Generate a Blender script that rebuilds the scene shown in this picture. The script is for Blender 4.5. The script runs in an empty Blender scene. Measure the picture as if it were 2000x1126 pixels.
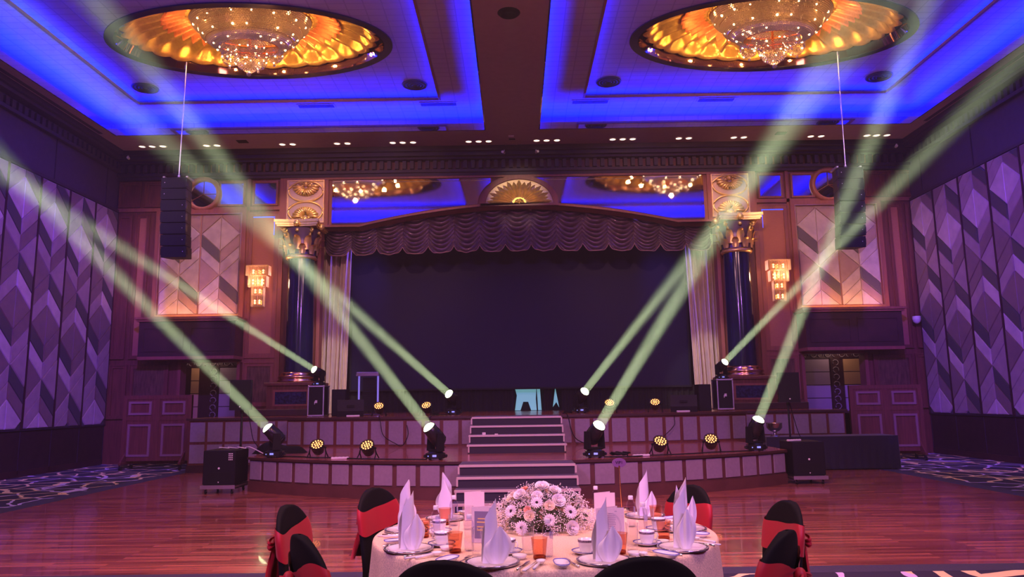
import bpy, math, random
import numpy as np
from mathutils import Vector, Matrix, Euler
random.seed(11)
PI = math.pi
sc = bpy.context.scene
C = sc.collection

# ------------------------------------------------------------------ camera
FPX = 1450.0
pitch, roll, yaw = math.radians(8.55), math.radians(-0.81), math.radians(-0.2)
fw = Vector((math.sin(yaw)*math.cos(pitch), math.cos(yaw)*math.cos(pitch), math.sin(pitch)))
rt0 = Vector((math.cos(yaw), -math.sin(yaw), 0)); up0 = rt0.cross(fw)
rt = math.cos(roll)*rt0 + math.sin(roll)*up0
up = -math.sin(roll)*rt0 + math.cos(roll)*up0
cam_d = bpy.data.cameras.new('camera'); cam = bpy.data.objects.new('camera', cam_d); C.objects.link(cam)
m3 = Matrix((rt, up, -fw)).transposed()
cam.matrix_world = Matrix.Translation((0, 0, 1.47)) @ m3.to_4x4()
cam_d.sensor_fit = 'HORIZONTAL'; cam_d.sensor_width = 36; cam_d.lens = 36*FPX/2000
cam_d.clip_start = .05; cam_d.clip_end = 200
sc.camera = cam
sc.view_settings.view_transform = 'Standard'; sc.view_settings.look = 'None'
sc.view_settings.gamma = 1; sc.view_settings.use_curve_mapping = False
sc.view_settings.exposure = 0.0
sc.cycles.max_bounces = 8; sc.cycles.diffuse_bounces = 3; sc.cycles.glossy_bounces = 4
sc.cycles.transmission_bounces = 5; sc.cycles.transparent_max_bounces = 24; sc.cycles.volume_bounces = 0
sc.cycles.sample_clamp_indirect = 3.0
sc.cycles.caustics_reflective = False; sc.cycles.caustics_refractive = False

# ------------------------------------------------------------------ air: thin stage haze fills the hall
wd = bpy.data.worlds.new('hall_air'); sc.world = wd; wd.use_nodes = True
wn = wd.node_tree
wn.nodes['Background'].inputs['Color'].default_value = (0.01, 0.005, 0.02, 1)
wn.nodes['Background'].inputs['Strength'].default_value = 0.0
vs = wn.nodes.new('ShaderNodeVolumeScatter'); vs.inputs['Density'].default_value = 0.0023
vs.inputs['Color'].default_value = (.9, .9, .95, 1)
vs.inputs['Anisotropy'].default_value = 0.1
wn.links.new(vs.outputs[0], wn.nodes['World Output'].inputs['Volume'])

# ------------------------------------------------------------------ lights of the hall and added fills
def point(name, loc, e, col, r=.1):
    l = bpy.data.lights.new(name, 'POINT'); l.energy = e; l.color = col; l.shadow_soft_size = r
    o = bpy.data.objects.new(name, l); C.objects.link(o); o.location = loc; return o
def area(name, loc, sx, sy, e, col, aim):
    l = bpy.data.lights.new(name, 'AREA'); l.shape = 'RECTANGLE'; l.size = sx; l.size_y = sy; l.energy = e; l.color = col
    o = bpy.data.objects.new(name, l); C.objects.link(o); o.location = loc
    o.rotation_euler = Vector(aim).to_track_quat('-Z', 'Y').to_euler(); return o
def spot(name, loc, to, e, col, ang, blend=.5, r=.1):
    l = bpy.data.lights.new(name, 'SPOT'); l.energy = e; l.color = col; l.spot_size = math.radians(ang)
    l.spot_blend = blend; l.shadow_soft_size = r
    o = bpy.data.objects.new(name, l); C.objects.link(o); o.location = loc
    d = Vector(to) - Vector(loc); o.rotation_euler = d.to_track_quat('-Z', 'Y').to_euler(); return o
FILL = (1.0, .48, .54)
for x in (-5.3, 5.3):
    for y in (4.0, -5.0):
        area('hall_fill', (x, y, 7.9), 2.4, 2.4, 300, FILL, (0, 0, -1))  # unseen warm ambient fill, added overhead without any chandelier
        point('hall_fill', (x, y, 7.2), 40, FILL, .3)
spot('relief_fill', (0, 11.0, 7.9), (.14, 19.2, 6.95), 900, (1.0, .78, .52), 12, .8, .1)  # added spot that brightens the gilded fan, no fixture modelled
# unseen colour-wash spots, added to tint the stage, floor and walls
spot('wash_fill', (-6, -6, 7.4), (-1, 12.5, 0.4), 3000, (.46, .13, 1.0), 44, .9, .25)
spot('wash_fill', (6, -6, 7.4), (1, 12.5, 0.4), 3000, (.46, .13, 1.0), 44, .9, .25)
spot('wash_fill', (0, 3, 7.9), (0, 9, 0), 3200, (1.0, .32, .42), 80, .9, .25)
spot('table_fill', (-1.0, 3.5, 7.9), (.15, 4.25, .8), 440, (1.0, .66, .38), 30, .8, .2)
spot('table_fill', (3.0, -3.5, 5.5), (.1, 4.2, .8), 700, (.52, .38, 1.0), 24, .8, .2)  # purple fills added out of view to turn the napkins lavender
spot('table_fill', (-5.0, -1.0, 6.5), (.1, 4.2, .8), 560, (.70, .42, 1.0), 24, .8, .2)
for s in (-1, 1):
    spot('wash_fill', (s*3.0, 5.0, 7.9), (s*10.6, 16.2, 3.2), 9000, (.20, .05, 1.0), 38, .8, .15)  # purple on the side wall, from an added unseen spot
    spot('wash_fill', (s*1.5, 8.0, 7.9), (s*4.6, 19.3, 5.6), 1300, (1.0, .46, .40), 40, .9, .2)
    spot('wash_fill', (s*6.5, 7.5, 7.9), (s*8.3, 19.3, 5.2), 2100, (1.0, .54, .40), 26, .9, .2)
    spot('relief_fill', (s*3.0, 10.0, 7.9), (s*5.75, 19.0, 6.3), 2300, (1.0, .74, .50), 11, .7, .1)  # added spot to lift the gilded relief above the column
    # blue wash on the columns and drapes
    spot('wash_fill', (s*2.2, 15.0, 7.9), (s*5.6, 19.0, 3.4), 900, (.14, .06, 1.0), 30, .8, .1)
    spot('stage_light', (s*3.0, 20.0, 6.9), (s*5.1, 20.3, 3.6), 420, (.16, .08, 1.0), 60, .8, .1)
    spot('stage_light', (s*1.2, 11.0, 7.9), (s*5.2, 20.3, 1.9), 2600, (1.0, .80, .55), 13, .5, .1)

# ------------------------------------------------------------------ helpers
class MB:
    """collects polygons and links them as one mesh object"""
    def __init__(s): s.v = []; s.f = []; s.mi = []; s.sm = []; s.T = Matrix.Identity(4)
    def add(s, vs, fs, mi=0, sm=False, T=None):
        n = len(s.v); M = s.T @ T if T is not None else s.T
        s.v += [tuple(M @ Vector(p)) for p in vs]
        s.f += [tuple(i+n for i in f) for f in fs]; s.mi += [mi]*len(fs); s.sm += [sm]*len(fs); return s
    def box(s, a, b, mi=0, T=None, bev=0):
        x0, y0, z0 = a; x1, y1, z1 = b
        if x0 > x1: x0, x1 = x1, x0
        if y0 > y1: y0, y1 = y1, y0
        if z0 > z1: z0, z1 = z1, z0
        if bev:
            c = min(bev, (x1-x0)*.45, (y1-y0)*.45, (z1-z0)*.45)
            vs = []; 
            for z, k in ((z0, c), (z0+c, 0), (z1-c, 0), (z1, c)):
                for (px, py) in ((x0+k+c, y0+k), (x1-k-c, y0+k), (x1-k, y0+k+c), (x1-k, y1-k-c), (x1-k-c, y1-k), (x0+k+c, y1-k), (x0+k, y1-k-c), (x0+k, y0+k+c)):
                    vs.append((px, py, z))
            fs = [tuple(range(7, -1, -1)), tuple(range(24, 32))]
            for r in range(3):
                for i in range(8): j = (i+1) % 8; fs.append((r*8+i, r*8+j, r*8+8+j, r*8+8+i))
            return s.add(vs, fs, mi, False, T)
        vs = [(x0,y0,z0),(x1,y0,z0),(x1,y1,z0),(x0,y1,z0),(x0,y0,z1),(x1,y0,z1),(x1,y1,z1),(x0,y1,z1)]
        return s.add(vs, [(3,2,1,0),(4,5,6,7),(0,1,5,4),(1,2,6,5),(2,3,7,6),(3,0,4,7)], mi, False, T)
    def quad(s, pts, mi=0, T=None): return s.add(pts, [tuple(range(len(pts)))], mi, False, T)
    def lathe(s, prof, n=24, mi=0, T=None, sx=1, sy=1, sm=True, a0=0, a1=None, cap=True):
        full = a1 is None; a1 = a1 if a1 is not None else a0+2*PI
        cnt = n if full else n+1; vs = []
        for (r, z) in prof:
            for i in range(cnt):
                t = a0+(a1-a0)*i/n; vs.append((r*math.cos(t)*sx, r*math.sin(t)*sy, z))
        fs = []
        for k in range(len(prof)-1):
            for i in range(n):
                j = (i+1) % cnt; fs.append((k*cnt+i, k*cnt+j, (k+1)*cnt+j, (k+1)*cnt+i))
        s.add(vs, fs, mi, sm, T)
        if cap and full:
            if prof[0][0] > 1e-4: s.add([vs[i] for i in range(cnt)], [tuple(range(cnt-1, -1, -1))], mi, False, T)
            if prof[-1][0] > 1e-4: s.add([vs[(len(prof)-1)*cnt+i] for i in range(cnt)], [tuple(range(cnt))], mi, False, T)
        return s
    def cyl(s, p, q, r, n=10, mi=0, r2=None, T=None, sm=True):
        p = Vector(p); q = Vector(q); d = q-p; L = d.length
        M = Matrix.Translation(p) @ d.to_track_quat('Z', 'Y').to_matrix().to_4x4()
        if T is not None: M = T @ M
        return s.lathe([(r, 0), (r if r2 is None else r2, L)], n, mi, M, sm=sm)
    def ball(s, c, r, n=8, mi=0, T=None, sz=1):
        prof = [(max(r*math.sin(PI*i/n), 1e-5), -r*sz*math.cos(PI*i/n)) for i in range(n+1)]
        M = Matrix.Translation(c)
        if T is not None: M = T @ M
        return s.lathe(prof, max(6, n), mi, M, cap=False)
    def tube(s, pts, r, n=6, mi=0, T=None):
        pts = [Vector(p) for p in pts]; vs = []; fs = []
        for i, p in enumerate(pts):
            d = (pts[min(i+1, len(pts)-1)]-pts[max(i-1, 0)]).normalized()
            a = d.orthogonal().normalized() if abs(d.z) > .9 else d.cross(Vector((0, 0, 1))).normalized()
            b = d.cross(a); rr = r[i] if isinstance(r, (list, tuple)) else r
            for k in range(n):
                t = 2*PI*k/n; vs.append(tuple(p+a*math.cos(t)*rr+b*math.sin(t)*rr))
        for i in range(len(pts)-1):
            for k in range(n):
                j = (k+1) % n; fs.append((i*n+k, i*n+j, i*n+n+j, i*n+n+k))
        fs += [tuple(range(n-1, -1, -1)), tuple((len(pts)-1)*n+k for k in range(n))]
        return s.add(vs, fs, mi, True, T)
    def prism(s, poly, h0, h1, axis='z', mi=0, T=None):
        """polygon in the plane across axis, extruded from h0 to h1"""
        n = len(poly)
        def P(a, b, h): return (a, b, h) if axis == 'z' else ((a, h, b) if axis == 'y' else (h, a, b))
        vs = [P(a, b, h0) for a, b in poly]+[P(a, b, h1) for a, b in poly]
        fs = [tuple(range(n-1, -1, -1)), tuple(range(n, 2*n))]+[(i, (i+1) % n, n+(i+1) % n, n+i) for i in range(n)]
        return s.add(vs, fs, mi, False, T)
    def grid(s, fn, nu, nv, mi=0, sm=True, T=None, closeu=False):
        cu = nu if closeu else nu+1; vs = [fn(i/nu, j/nv) for j in range(nv+1) for i in range(cu)]
        fs = [(j*cu+i, j*cu+(i+1) % cu, (j+1)*cu+(i+1) % cu, (j+1)*cu+i) for j in range(nv) for i in range(nu)]
        return s.add(vs, fs, mi, sm, T)
    def ring(s, poly, outer, y0, y1, axis='y', mi=0):
        """frame between two equal-length closed outlines"""
        n = len(poly)
        def P(a, h): return (a[0], h, a[1]) if axis == 'y' else ((a[0], a[1], h) if axis == 'z' else (h, a[0], a[1]))
        vs = [P(p, y0) for p in poly]+[P(p, y0) for p in outer]+[P(p, y1) for p in poly]+[P(p, y1) for p in outer]
        fs = []
        for i in range(n):
            j = (i+1) % n
            fs += [(i, j, n+j, n+i), (2*n+j, 2*n+i, 3*n+i, 3*n+j), (j, i, 2*n+i, 2*n+j), (n+i, n+j, 3*n+j, 3*n+i)]
        return s.add(vs, fs, mi)
    def frame(s, x0, z0, x1, z1, w, y0, y1, mi=0, axis='y'):
        return s.ring([(x0+w, z0+w), (x1-w, z0+w), (x1-w, z1-w), (x0+w, z1-w)], [(x0, z0), (x1, z0), (x1, z1), (x0, z1)], y0, y1, axis, mi)
    def build(s, name, mats, parent=None, loc=None, rz=0):
        me = bpy.data.meshes.new(name); me.from_pydata(s.v, [], s.f)
        mats = mats if isinstance(mats, (list, tuple)) else [mats]
        for m in mats: me.materials.append(m)
        me.polygons.foreach_set('material_index', s.mi); me.polygons.foreach_set('use_smooth', s.sm); me.update()
        o = bpy.data.objects.new(name, me); C.objects.link(o)
        if parent is not None: o.parent = parent
        if loc is not None: o.location = loc
        o.rotation_euler.z = rz
        return o
def tag(o, label, cat, group=None, kind=None):
    o['label'] = label; o['category'] = cat
    if group: o['group'] = group
    if kind: o['kind'] = kind
    return o
def struct(o, label=None):
    o['kind'] = 'structure'
    if label: o['label'] = label
    return o
def thing(name, label, cat, loc=(0, 0, 0), rz=0, group=None):
    o = bpy.data.objects.new(name, None); C.objects.link(o); o.empty_display_size = .1
    o.location = loc; o.rotation_euler.z = rz; return tag(o, label, cat, group)
def dup(root, loc, rz=0, label=None, group=None):
    r = root.copy(); C.objects.link(r); r.location = loc; r.rotation_euler.z = rz
    if label: r['label'] = label
    if group: r['group'] = group
    for ch in list(root.children):
        c = ch.copy(); C.objects.link(c); c.parent = r
        for g in list(ch.children):
            d = g.copy(); C.objects.link(d); d.parent = c
    return r
def dupm(o, loc, rz=0, label=None):
    c = o.copy(); C.objects.link(c); c.location = loc; c.rotation_euler.z = rz
    if label: c['label'] = label
    return c

# ------------------------------------------------------------------ materials
def mat(name, col, rough=.5, metal=0, spec=.5, emis=None, es=0, trans=0, ior=1.45, noise=0, nscale=8, bump=0, bscale=30, sheen=0, alpha=1, coat=0, stretch=None, sample=True):
    m = bpy.data.materials.new(name); m.use_nodes = True; nt = m.node_tree; b = nt.nodes['Principled BSDF']
    I = b.inputs; I['Base Color'].default_value = (*col, 1); I['Roughness'].default_value = rough; I['Metallic'].default_value = metal
    I['Specular IOR Level'].default_value = spec; I['IOR'].default_value = ior
    I['Transmission Weight'].default_value = trans; I['Sheen Weight'].default_value = sheen; I['Alpha'].default_value = alpha
    I['Coat Weight'].default_value = coat
    if emis: I['Emission Color'].default_value = (*emis, 1); I['Emission Strength'].default_value = es
    if noise or bump:
        tc = nt.nodes.new('ShaderNodeTexCoord'); mp = nt.nodes.new('ShaderNodeMapping')
        nt.links.new(tc.outputs['Object'], mp.inputs[0])
        if stretch: mp.inputs['Scale'].default_value = stretch
    if noise:
        n = nt.nodes.new('ShaderNodeTexNoise'); n.inputs['Scale'].default_value = nscale; n.inputs['Detail'].default_value = 5
        nt.links.new(mp.outputs[0], n.inputs[0])
        r = nt.nodes.new('ShaderNodeMapRange'); r.inputs['From Min'].default_value = .3; r.inputs['From Max'].default_value = .7
        r.inputs['To Min'].default_value = 1-noise; r.inputs['To Max'].default_value = 1+noise
        nt.links.new(n.outputs['Fac'], r.inputs['Value'])
        x = nt.nodes.new('ShaderNodeVectorMath'); x.operation = 'SCALE'; x.inputs[0].default_value = col
        nt.links.new(r.outputs[0], x.inputs['Scale']); nt.links.new(x.outputs[0], I['Base Color'])
    if bump:
        n2 = nt.nodes.new('ShaderNodeTexNoise'); n2.inputs['Scale'].default_value = bscale; n2.inputs['Detail'].default_value = 3
        nt.links.new(mp.outputs[0], n2.inputs[0])
        bp = nt.nodes.new('ShaderNodeBump'); bp.inputs['Strength'].default_value = bump; bp.inputs['Distance'].default_value = .02
        nt.links.new(n2.outputs['Fac'], bp.inputs['Height']); nt.links.new(bp.outputs[0], I['Normal'])
    if not sample: m.cycles.emission_sampling = 'NONE'
    return m
def nodes_of(m): return m.node_tree.nodes, m.node_tree.links, m.node_tree.nodes['Principled BSDF']
M = {}
M['wood'] = mat('mahogany_wood', (.15, .045, .032), .38, noise=.25, nscale=3, stretch=(8, 8, .6))
M['wood_pink'] = mat('mahogany_frame_wood', (.26, .085, .062), .42, noise=.15, nscale=3, stretch=(6, 6, .6))
M['wood_dark'] = mat('dark_mahogany_wood', (.045, .016, .018), .4, noise=.2, nscale=4)
M['cloth_wall'] = mat('red_brown_wallcloth', (.36, .13, .08), .8, noise=.1, nscale=10, stretch=(1, 1, 20), sheen=.2)
M['brocade'] = mat('brocade_panel', (.15, .075, .05), .3, .35, noise=.4, nscale=7, bump=.3, bscale=50, stretch=(3, 3, .5))
M['soffit'] = mat('soffit_paint', (.30, .19, .26), .6, noise=.05)
M['soffit_dark'] = mat('dark_cornice_paint', (.035, .016, .032), .55, noise=.1)
M['wall_upper'] = mat('upper_wall_paint', (.05, .028, .06), .6, noise=.1)
M['wall_lower'] = mat('lower_wall_wood', (.035, .016, .018), .4, noise=.2)
M['mirror'] = mat('hammered_mirror', (.85, .82, .85), .02, 1, bump=.008, bscale=60)
M['mirror_clear'] = mat('bevelled_mirror', (.85, .8, .82), .03, 1)
M['bronze_mirror'] = mat('bronze_mirror', (.45, .22, .14), .05, 1)
M['rim'] = mat('dark_bronze_rim', (.03, .018, .03), .15, .6)
M['gold'] = mat('gold_leaf', (.86, .50, .10), .26, .6, noise=.12, nscale=14, bump=.15, bscale=40)
M['gold_pale'] = mat('pale_gold_leaf', (.88, .58, .20), .30, .65, noise=.12, nscale=12, bump=.15, bscale=50)
M['gold_red'] = mat('copper_gold_leaf', (.80, .24, .07), .38, .45, noise=.15, nscale=14)
M['brass'] = mat('polished_brass', (.8, .42, .2), .18, 1)
M['crystal'] = mat('crystal', (.44, .30, .21), .14, .55, spec=1, emis=(1, .5, .25), es=.05, sample=False)
M['bulb'] = mat('bulb_glow', (1, .9, .7), .4, emis=(1, .66, .30), es=14, sample=False)
M['blue_led'] = mat('blue_led', (.05, .1, 1), .4, emis=(.02, .06, 1), es=2.2, sample=False)
M['down_lamp'] = mat('downlight_glow', (1, .9, .8), .4, emis=(1, .72, .5), es=4.5, sample=False)
M['white'] = mat('white_enamel', (.8, .78, .78), .3)
M['porcelain'] = mat('white_porcelain', (.86, .84, .85), .12, coat=.5)
M['silver'] = mat('silver_metal', (.78, .77, .82), .16, 1)
M['platinum'] = mat('silver_rim', (.5, .48, .55), .18, .9)
M['black'] = mat('matte_black', (.008, .008, .010), .6, spec=.2)
M['black_gloss'] = mat('black_plastic', (.010, .010, .013), .28)
M['black_case'] = mat('black_case_laminate', (.008, .007, .012), .5, spec=.22)
M['stage_edge'] = mat('dark_stage_edge_wood', (.055, .022, .022), .4)
M['stage_base'] = mat('stage_base_wood', (.105, .040, .036), .4, noise=.15, nscale=4)
M['alu'] = mat('aluminium', (.72, .7, .74), .32, .95)
M['navy'] = mat('navy_lacquer', (.006, .007, .035), .12, spec=.7, coat=.3)
M['spandex'] = mat('black_spandex', (.005, .0045, .006), .75, spec=.2)
M['red'] = mat('red_satin', (.42, .008, .022), .5, sheen=.1, noise=.06, nscale=6)
M['napkin'] = mat('white_napkin_linen', (.80, .76, .84), .75, bump=.05, bscale=160)
M['cloth'] = mat('cream_tablecloth', (.78, .60, .42), .75, noise=.26, nscale=150, bump=.06, bscale=200)
M['satin'] = mat('mauve_satin', (.20, .12, .18), .20, .35, spec=.9)
M['relief_ground'] = mat('mauve_gilt_ground', (.62, .42, .24), .32, .55)
M['bell'] = mat('dark_mauve_bell', (.14, .08, .20), .3, .4)
M['drape'] = mat('champagne_velvet_drape', (.66, .52, .40), .48, sheen=.5, noise=.08, nscale=5)
M['stage_black'] = mat('black_backdrop_cloth', (.010, .009, .016), .9)
M['led_wall'] = mat('dark_screen', (.010, .008, .040), .5, spec=.2)
M['navy_cloth'] = mat('navy_table_cloth', (.010, .009, .028), .8, sheen=.2)
M['tile_light'] = mat('light_velvet_tile', (.44, .33, .36), .42, sheen=.5, noise=.16, nscale=5, bump=.12, bscale=90)
M['tile_brown'] = mat('brown_velvet_tile', (.13, .068, .062), .5, sheen=.4, noise=.14, nscale=6, bump=.12, bscale=90)
M['tile_mid'] = mat('taupe_velvet_tile', (.26, .17, .18), .46, sheen=.5, noise=.16, nscale=5, bump=.12, bscale=90)
M['tile_dark'] = mat('dark_velvet_tile', (.035, .028, .032), .5, sheen=.2)
M['tile_gold'] = mat('gold_trim', (.65, .38, .2), .3, .9)
M['f_light'] = mat('pale_stage_panel', (.27, .22, .28), .5, noise=.08, nscale=20)
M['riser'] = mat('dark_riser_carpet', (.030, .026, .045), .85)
M['nosing'] = mat('step_nosing', (.85, .78, .68), .3, .5)
M['skin_lav'] = mat('lavender_tile', (.40, .30, .44), .5)
M['tile_dark2'] = mat('grey_velvet_tile', (.10, .075, .08), .5, sheen=.3)
M['tile_pink'] = mat('rose_velvet_tile', (.33, .20, .19), .42, sheen=.5, noise=.12, nscale=5, bump=.1, bscale=90)
M['skin_tan'] = mat('tan_tile', (.55, .33, .18), .5)
M['ornament'] = mat('scroll_relief', (.28, .22, .28), .5)
M['lens'] = mat('beam_lens', (.9, 1, .8), .3, emis=(.80, 1, .50), es=9, sample=False)
M['amber_led'] = mat('amber_led', (1, .5, .2), .3, emis=(1, .32, .07), es=5, sample=False)
M['panel_led'] = mat('blue_display', (.3, .4, 1), .3, emis=(.25, .35, 1), es=.7, sample=False)
M['cyan_painted_glow'] = mat('cyan_glow', (.3, .7, .8), .5, emis=(.20, .52, .60), es=.6, sample=False, noise=0)  # backstage light put into the material as emission
M['glass'] = mat('clear_glass', (.95, .95, 1), .03, trans=1, ior=1.3)
M['water'] = mat('bottle_plastic', (.86, .84, .95), .06, trans=.92, ior=1.25)
M['amber_glass'] = mat('amber_glass', (.88, .35, .20), .12, trans=.85, ior=1.2, bump=.5, bscale=60)
M['amber_base'] = mat('amber_glass_base', (.35, .07, .03), .15, trans=.4, ior=1.3)
M['paper'] = mat('ivory_card', (.78, .66, .64), .7, noise=.05, nscale=150)
M['print'] = mat('menu_print', (.30, .26, .34), .6)
M['print_gold'] = mat('menu_gold_print', (.85, .6, .2), .5)
M['blue_rim'] = mat('blue_rim', (.10, .10, .55), .2)
M['petal'] = mat('white_petal', (.84, .78, .78), .6, sheen=.3)
M['petal_cream'] = mat('cream_petal', (.84, .70, .52), .6)
M['petal_peach'] = mat('peach_petal', (.85, .42, .28), .6)
M['leaf'] = mat('olive_leaf', (.085, .10, .05), .6, noise=.3)
M['leaf_brown'] = mat('bronze_leaf', (.28, .15, .08), .5)
M['flower_eye'] = mat('flower_eye', (.02, .01, .01), .8)
M['sign_purple'] = mat('mauve_sign_board', (.16, .07, .20), .4)
M['white_plastic'] = mat('white_plastic', (.75, .73, .76), .35)
M['acrylic'] = mat('clear_acrylic', (.8, .8, 1), .08, trans=.7, ior=1.3, emis=(.15, .12, .6), es=.5)

def brick_bump(m, scale, strength, w=.3, h=.3, mortar=.01, axes=None):
    ns, ls, b = nodes_of(m)
    tc = ns.new('ShaderNodeTexCoord'); br = ns.new('ShaderNodeTexBrick'); br.inputs['Scale'].default_value = scale
    br.inputs['Brick Width'].default_value = w; br.inputs['Row Height'].default_value = h; br.inputs['Mortar Size'].default_value = mortar
    br.inputs['Color1'].default_value = (1, 1, 1, 1); br.inputs['Color2'].default_value = (.8, .8, .8, 1); br.inputs['Mortar'].default_value = (0, 0, 0, 1)
    ls.new(tc.outputs['Object'], br.inputs[0])
    bp = ns.new('ShaderNodeBump'); bp.inputs['Strength'].default_value = strength; bp.inputs['Distance'].default_value = .02
    ls.new(br.outputs['Color'], bp.inputs['Height']); ls.new(bp.outputs[0], b.inputs['Normal'])
    return br
# ceiling tray lined with square metallic-leaf paper
M['tray'] = mat('tray_ceiling_leaf', (.42, .33, .42), .42, .15)
br = brick_bump(M['tray'], 1, .35, .34, .22, .012); br.offset = 0
ns, ls, b = nodes_of(M['tray'])
mx = ns.new('ShaderNodeMix'); mx.data_type = 'RGBA'; mx.blend_type = 'MULTIPLY'; mx.inputs[0].default_value = .28
mx.inputs['A'].default_value = (.44, .34, .42, 1); ls.new(br.outputs['Color'], mx.inputs['B']); ls.new(mx.outputs['Result'], b.inputs['Base Color'])

# parquet dance floor: narrow strips running across the hall
M['parquet'] = mat('parquet', (.3, .1, .06), .2, spec=.5, coat=.25)
ns, ls, b = nodes_of(M['parquet'])
tc = ns.new('ShaderNodeTexCoord'); br = ns.new('ShaderNodeTexBrick'); ls.new(tc.outputs['Object'], br.inputs[0])
br.inputs['Scale'].default_value = 1; br.inputs['Brick Width'].default_value = 1.1; br.inputs['Row Height'].default_value = .075
br.inputs['Mortar Size'].default_value = .0015; br.inputs['Bias'].default_value = 0
br.inputs['Color1'].default_value = (.52, .17, .11, 1); br.inputs['Color2'].default_value = (.20, .05, .04, 1); br.inputs['Mortar'].default_value = (.06, .02, .015, 1)
mp = ns.new('ShaderNodeMapping'); mp.inputs['Scale'].default_value = (.35, 7, 1); ls.new(tc.outputs['Object'], mp.inputs[0])
nz = ns.new('ShaderNodeTexNoise'); nz.inputs['Scale'].default_value = 3; nz.inputs['Detail'].default_value = 5; ls.new(mp.outputs[0], nz.inputs[0])
mx = ns.new('ShaderNodeMix'); mx.data_type = 'RGBA'; mx.blend_type = 'OVERLAY'; mx.inputs[0].default_value = .9
ls.new(br.outputs['Color'], mx.inputs['A']); ls.new(nz.outputs['Fac'], mx.inputs['B']); ls.new(mx.outputs['Result'], b.inputs['Base Color'])
mr = ns.new('ShaderNodeMapRange'); mr.inputs['To Min'].default_value = .12; mr.inputs['To Max'].default_value = .30; ls.new(nz.outputs['Fac'], mr.inputs['Value']); ls.new(mr.outputs[0], b.inputs['Roughness'])

# patterned carpet: crackle veins in gold and mauve over navy
M['carpet'] = mat('crackle_carpet', (.03, .03, .06), .9)
ns, ls, b = nodes_of(M['carpet'])
tc = ns.new('ShaderNodeTexCoord'); mp = ns.new('ShaderNodeMapping'); mp.inputs['Scale'].default_value = (1.1, 1.0, 1); ls.new(tc.outputs['Object'], mp.inputs[0])
nz = ns.new('ShaderNodeTexNoise'); nz.inputs['Scale'].default_value = 1.5; ls.new(mp.outputs[0], nz.inputs[0])
ad = ns.new('ShaderNodeVectorMath'); ad.operation = 'MULTIPLY_ADD'; ad.inputs[1].default_value = (.5, .5, 0); ls.new(nz.outputs['Color'], ad.inputs[0]); ls.new(mp.outputs[0], ad.inputs[2])
vo = ns.new('ShaderNodeTexVoronoi'); vo.feature = 'DISTANCE_TO_EDGE'; vo.inputs['Scale'].default_value = 1.55; ls.new(ad.outputs[0], vo.inputs[0])
lt = ns.new('ShaderNodeMath'); lt.operation = 'LESS_THAN'; lt.inputs[1].default_value = .04; ls.new(vo.outputs['Distance'], lt.inputs[0])
n2 = ns.new('ShaderNodeTexNoise'); n2.inputs['Scale'].default_value = .8; n2.inputs['Detail'].default_value = 1; ls.new(tc.outputs['Object'], n2.inputs[0])
gt = ns.new('ShaderNodeMath'); gt.operation = 'GREATER_THAN'; gt.inputs[1].default_value = .52; ls.new(n2.outputs['Fac'], gt.inputs[0])
c1 = ns.new('ShaderNodeMix'); c1.data_type = 'RGBA'; c1.inputs['A'].default_value = (1.0, .78, .40, 1); c1.inputs['B'].default_value = (.70, .60, .95, 1); ls.new(gt.outputs[0], c1.inputs[0])
c2 = ns.new('ShaderNodeMix'); c2.data_type = 'RGBA'; c2.inputs['A'].default_value = (.028, .026, .055, 1); ls.new(lt.outputs[0], c2.inputs[0]); ls.new(c1.outputs['Result'], c2.inputs['B'])
ls.new(c2.outputs['Result'], b.inputs['Base Color'])
M['carpet_border'] = mat('navy_carpet_border', (.050, .048, .085), .9, noise=.15, nscale=60)

def thin_glass(name, tint, rough, amount=1.0, bump=0):
    """thin clear wall: tinted see-through with a fresnel gloss"""
    m = bpy.data.materials.new(name); m.use_nodes = True; nt = m.node_tree; nt.nodes.remove(nt.nodes['Principled BSDF'])
    tr = nt.nodes.new('ShaderNodeBsdfTransparent'); tr.inputs[0].default_value = (*tint, 1)
    gl = nt.nodes.new('ShaderNodeBsdfGlossy'); gl.inputs['Roughness'].default_value = rough; gl.inputs[0].default_value = (.9, .9, .95, 1)
    fr = nt.nodes.new('ShaderNodeLayerWeight'); fr.inputs[0].default_value = .5
    pw = nt.nodes.new('ShaderNodeMath'); pw.operation = 'POWER'; pw.inputs[1].default_value = 3.0; nt.links.new(fr.outputs['Facing'], pw.inputs[0])
    mu = nt.nodes.new('ShaderNodeMath'); mu.operation = 'MULTIPLY'; mu.inputs[1].default_value = amount*.55
    mx = nt.nodes.new('ShaderNodeMixShader'); nt.links.new(pw.outputs[0], mu.inputs[0]); nt.links.new(mu.outputs[0], mx.inputs[0])
    nt.links.new(tr.outputs[0], mx.inputs[1]); nt.links.new(gl.outputs[0], mx.inputs[2]); nt.links.new(mx.outputs[0], nt.nodes['Material Output'].inputs[0])
    if bump:
        n2 = nt.nodes.new('ShaderNodeTexNoise'); n2.inputs['Scale'].default_value = 90
        bp = nt.nodes.new('ShaderNodeBump'); bp.inputs['Strength'].default_value = bump; nt.links.new(n2.outputs['Fac'], bp.inputs['Height']); nt.links.new(bp.outputs[0], gl.inputs['Normal']); nt.links.new(bp.outputs[0], fr.inputs['Normal'])
    return m
M['glass'] = thin_glass('clear_glass', (.93, .93, .95), .03)
M['water'] = thin_glass('bottle_plastic', (.86, .85, .93), .06, 1.2)
M['amber_glass'] = thin_glass('amber_glass', (.94, .73, .63), .12, .9, .5)
M['amber_base'] = thin_glass('amber_glass_base', (.55, .27, .18), .1, .8)
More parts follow.
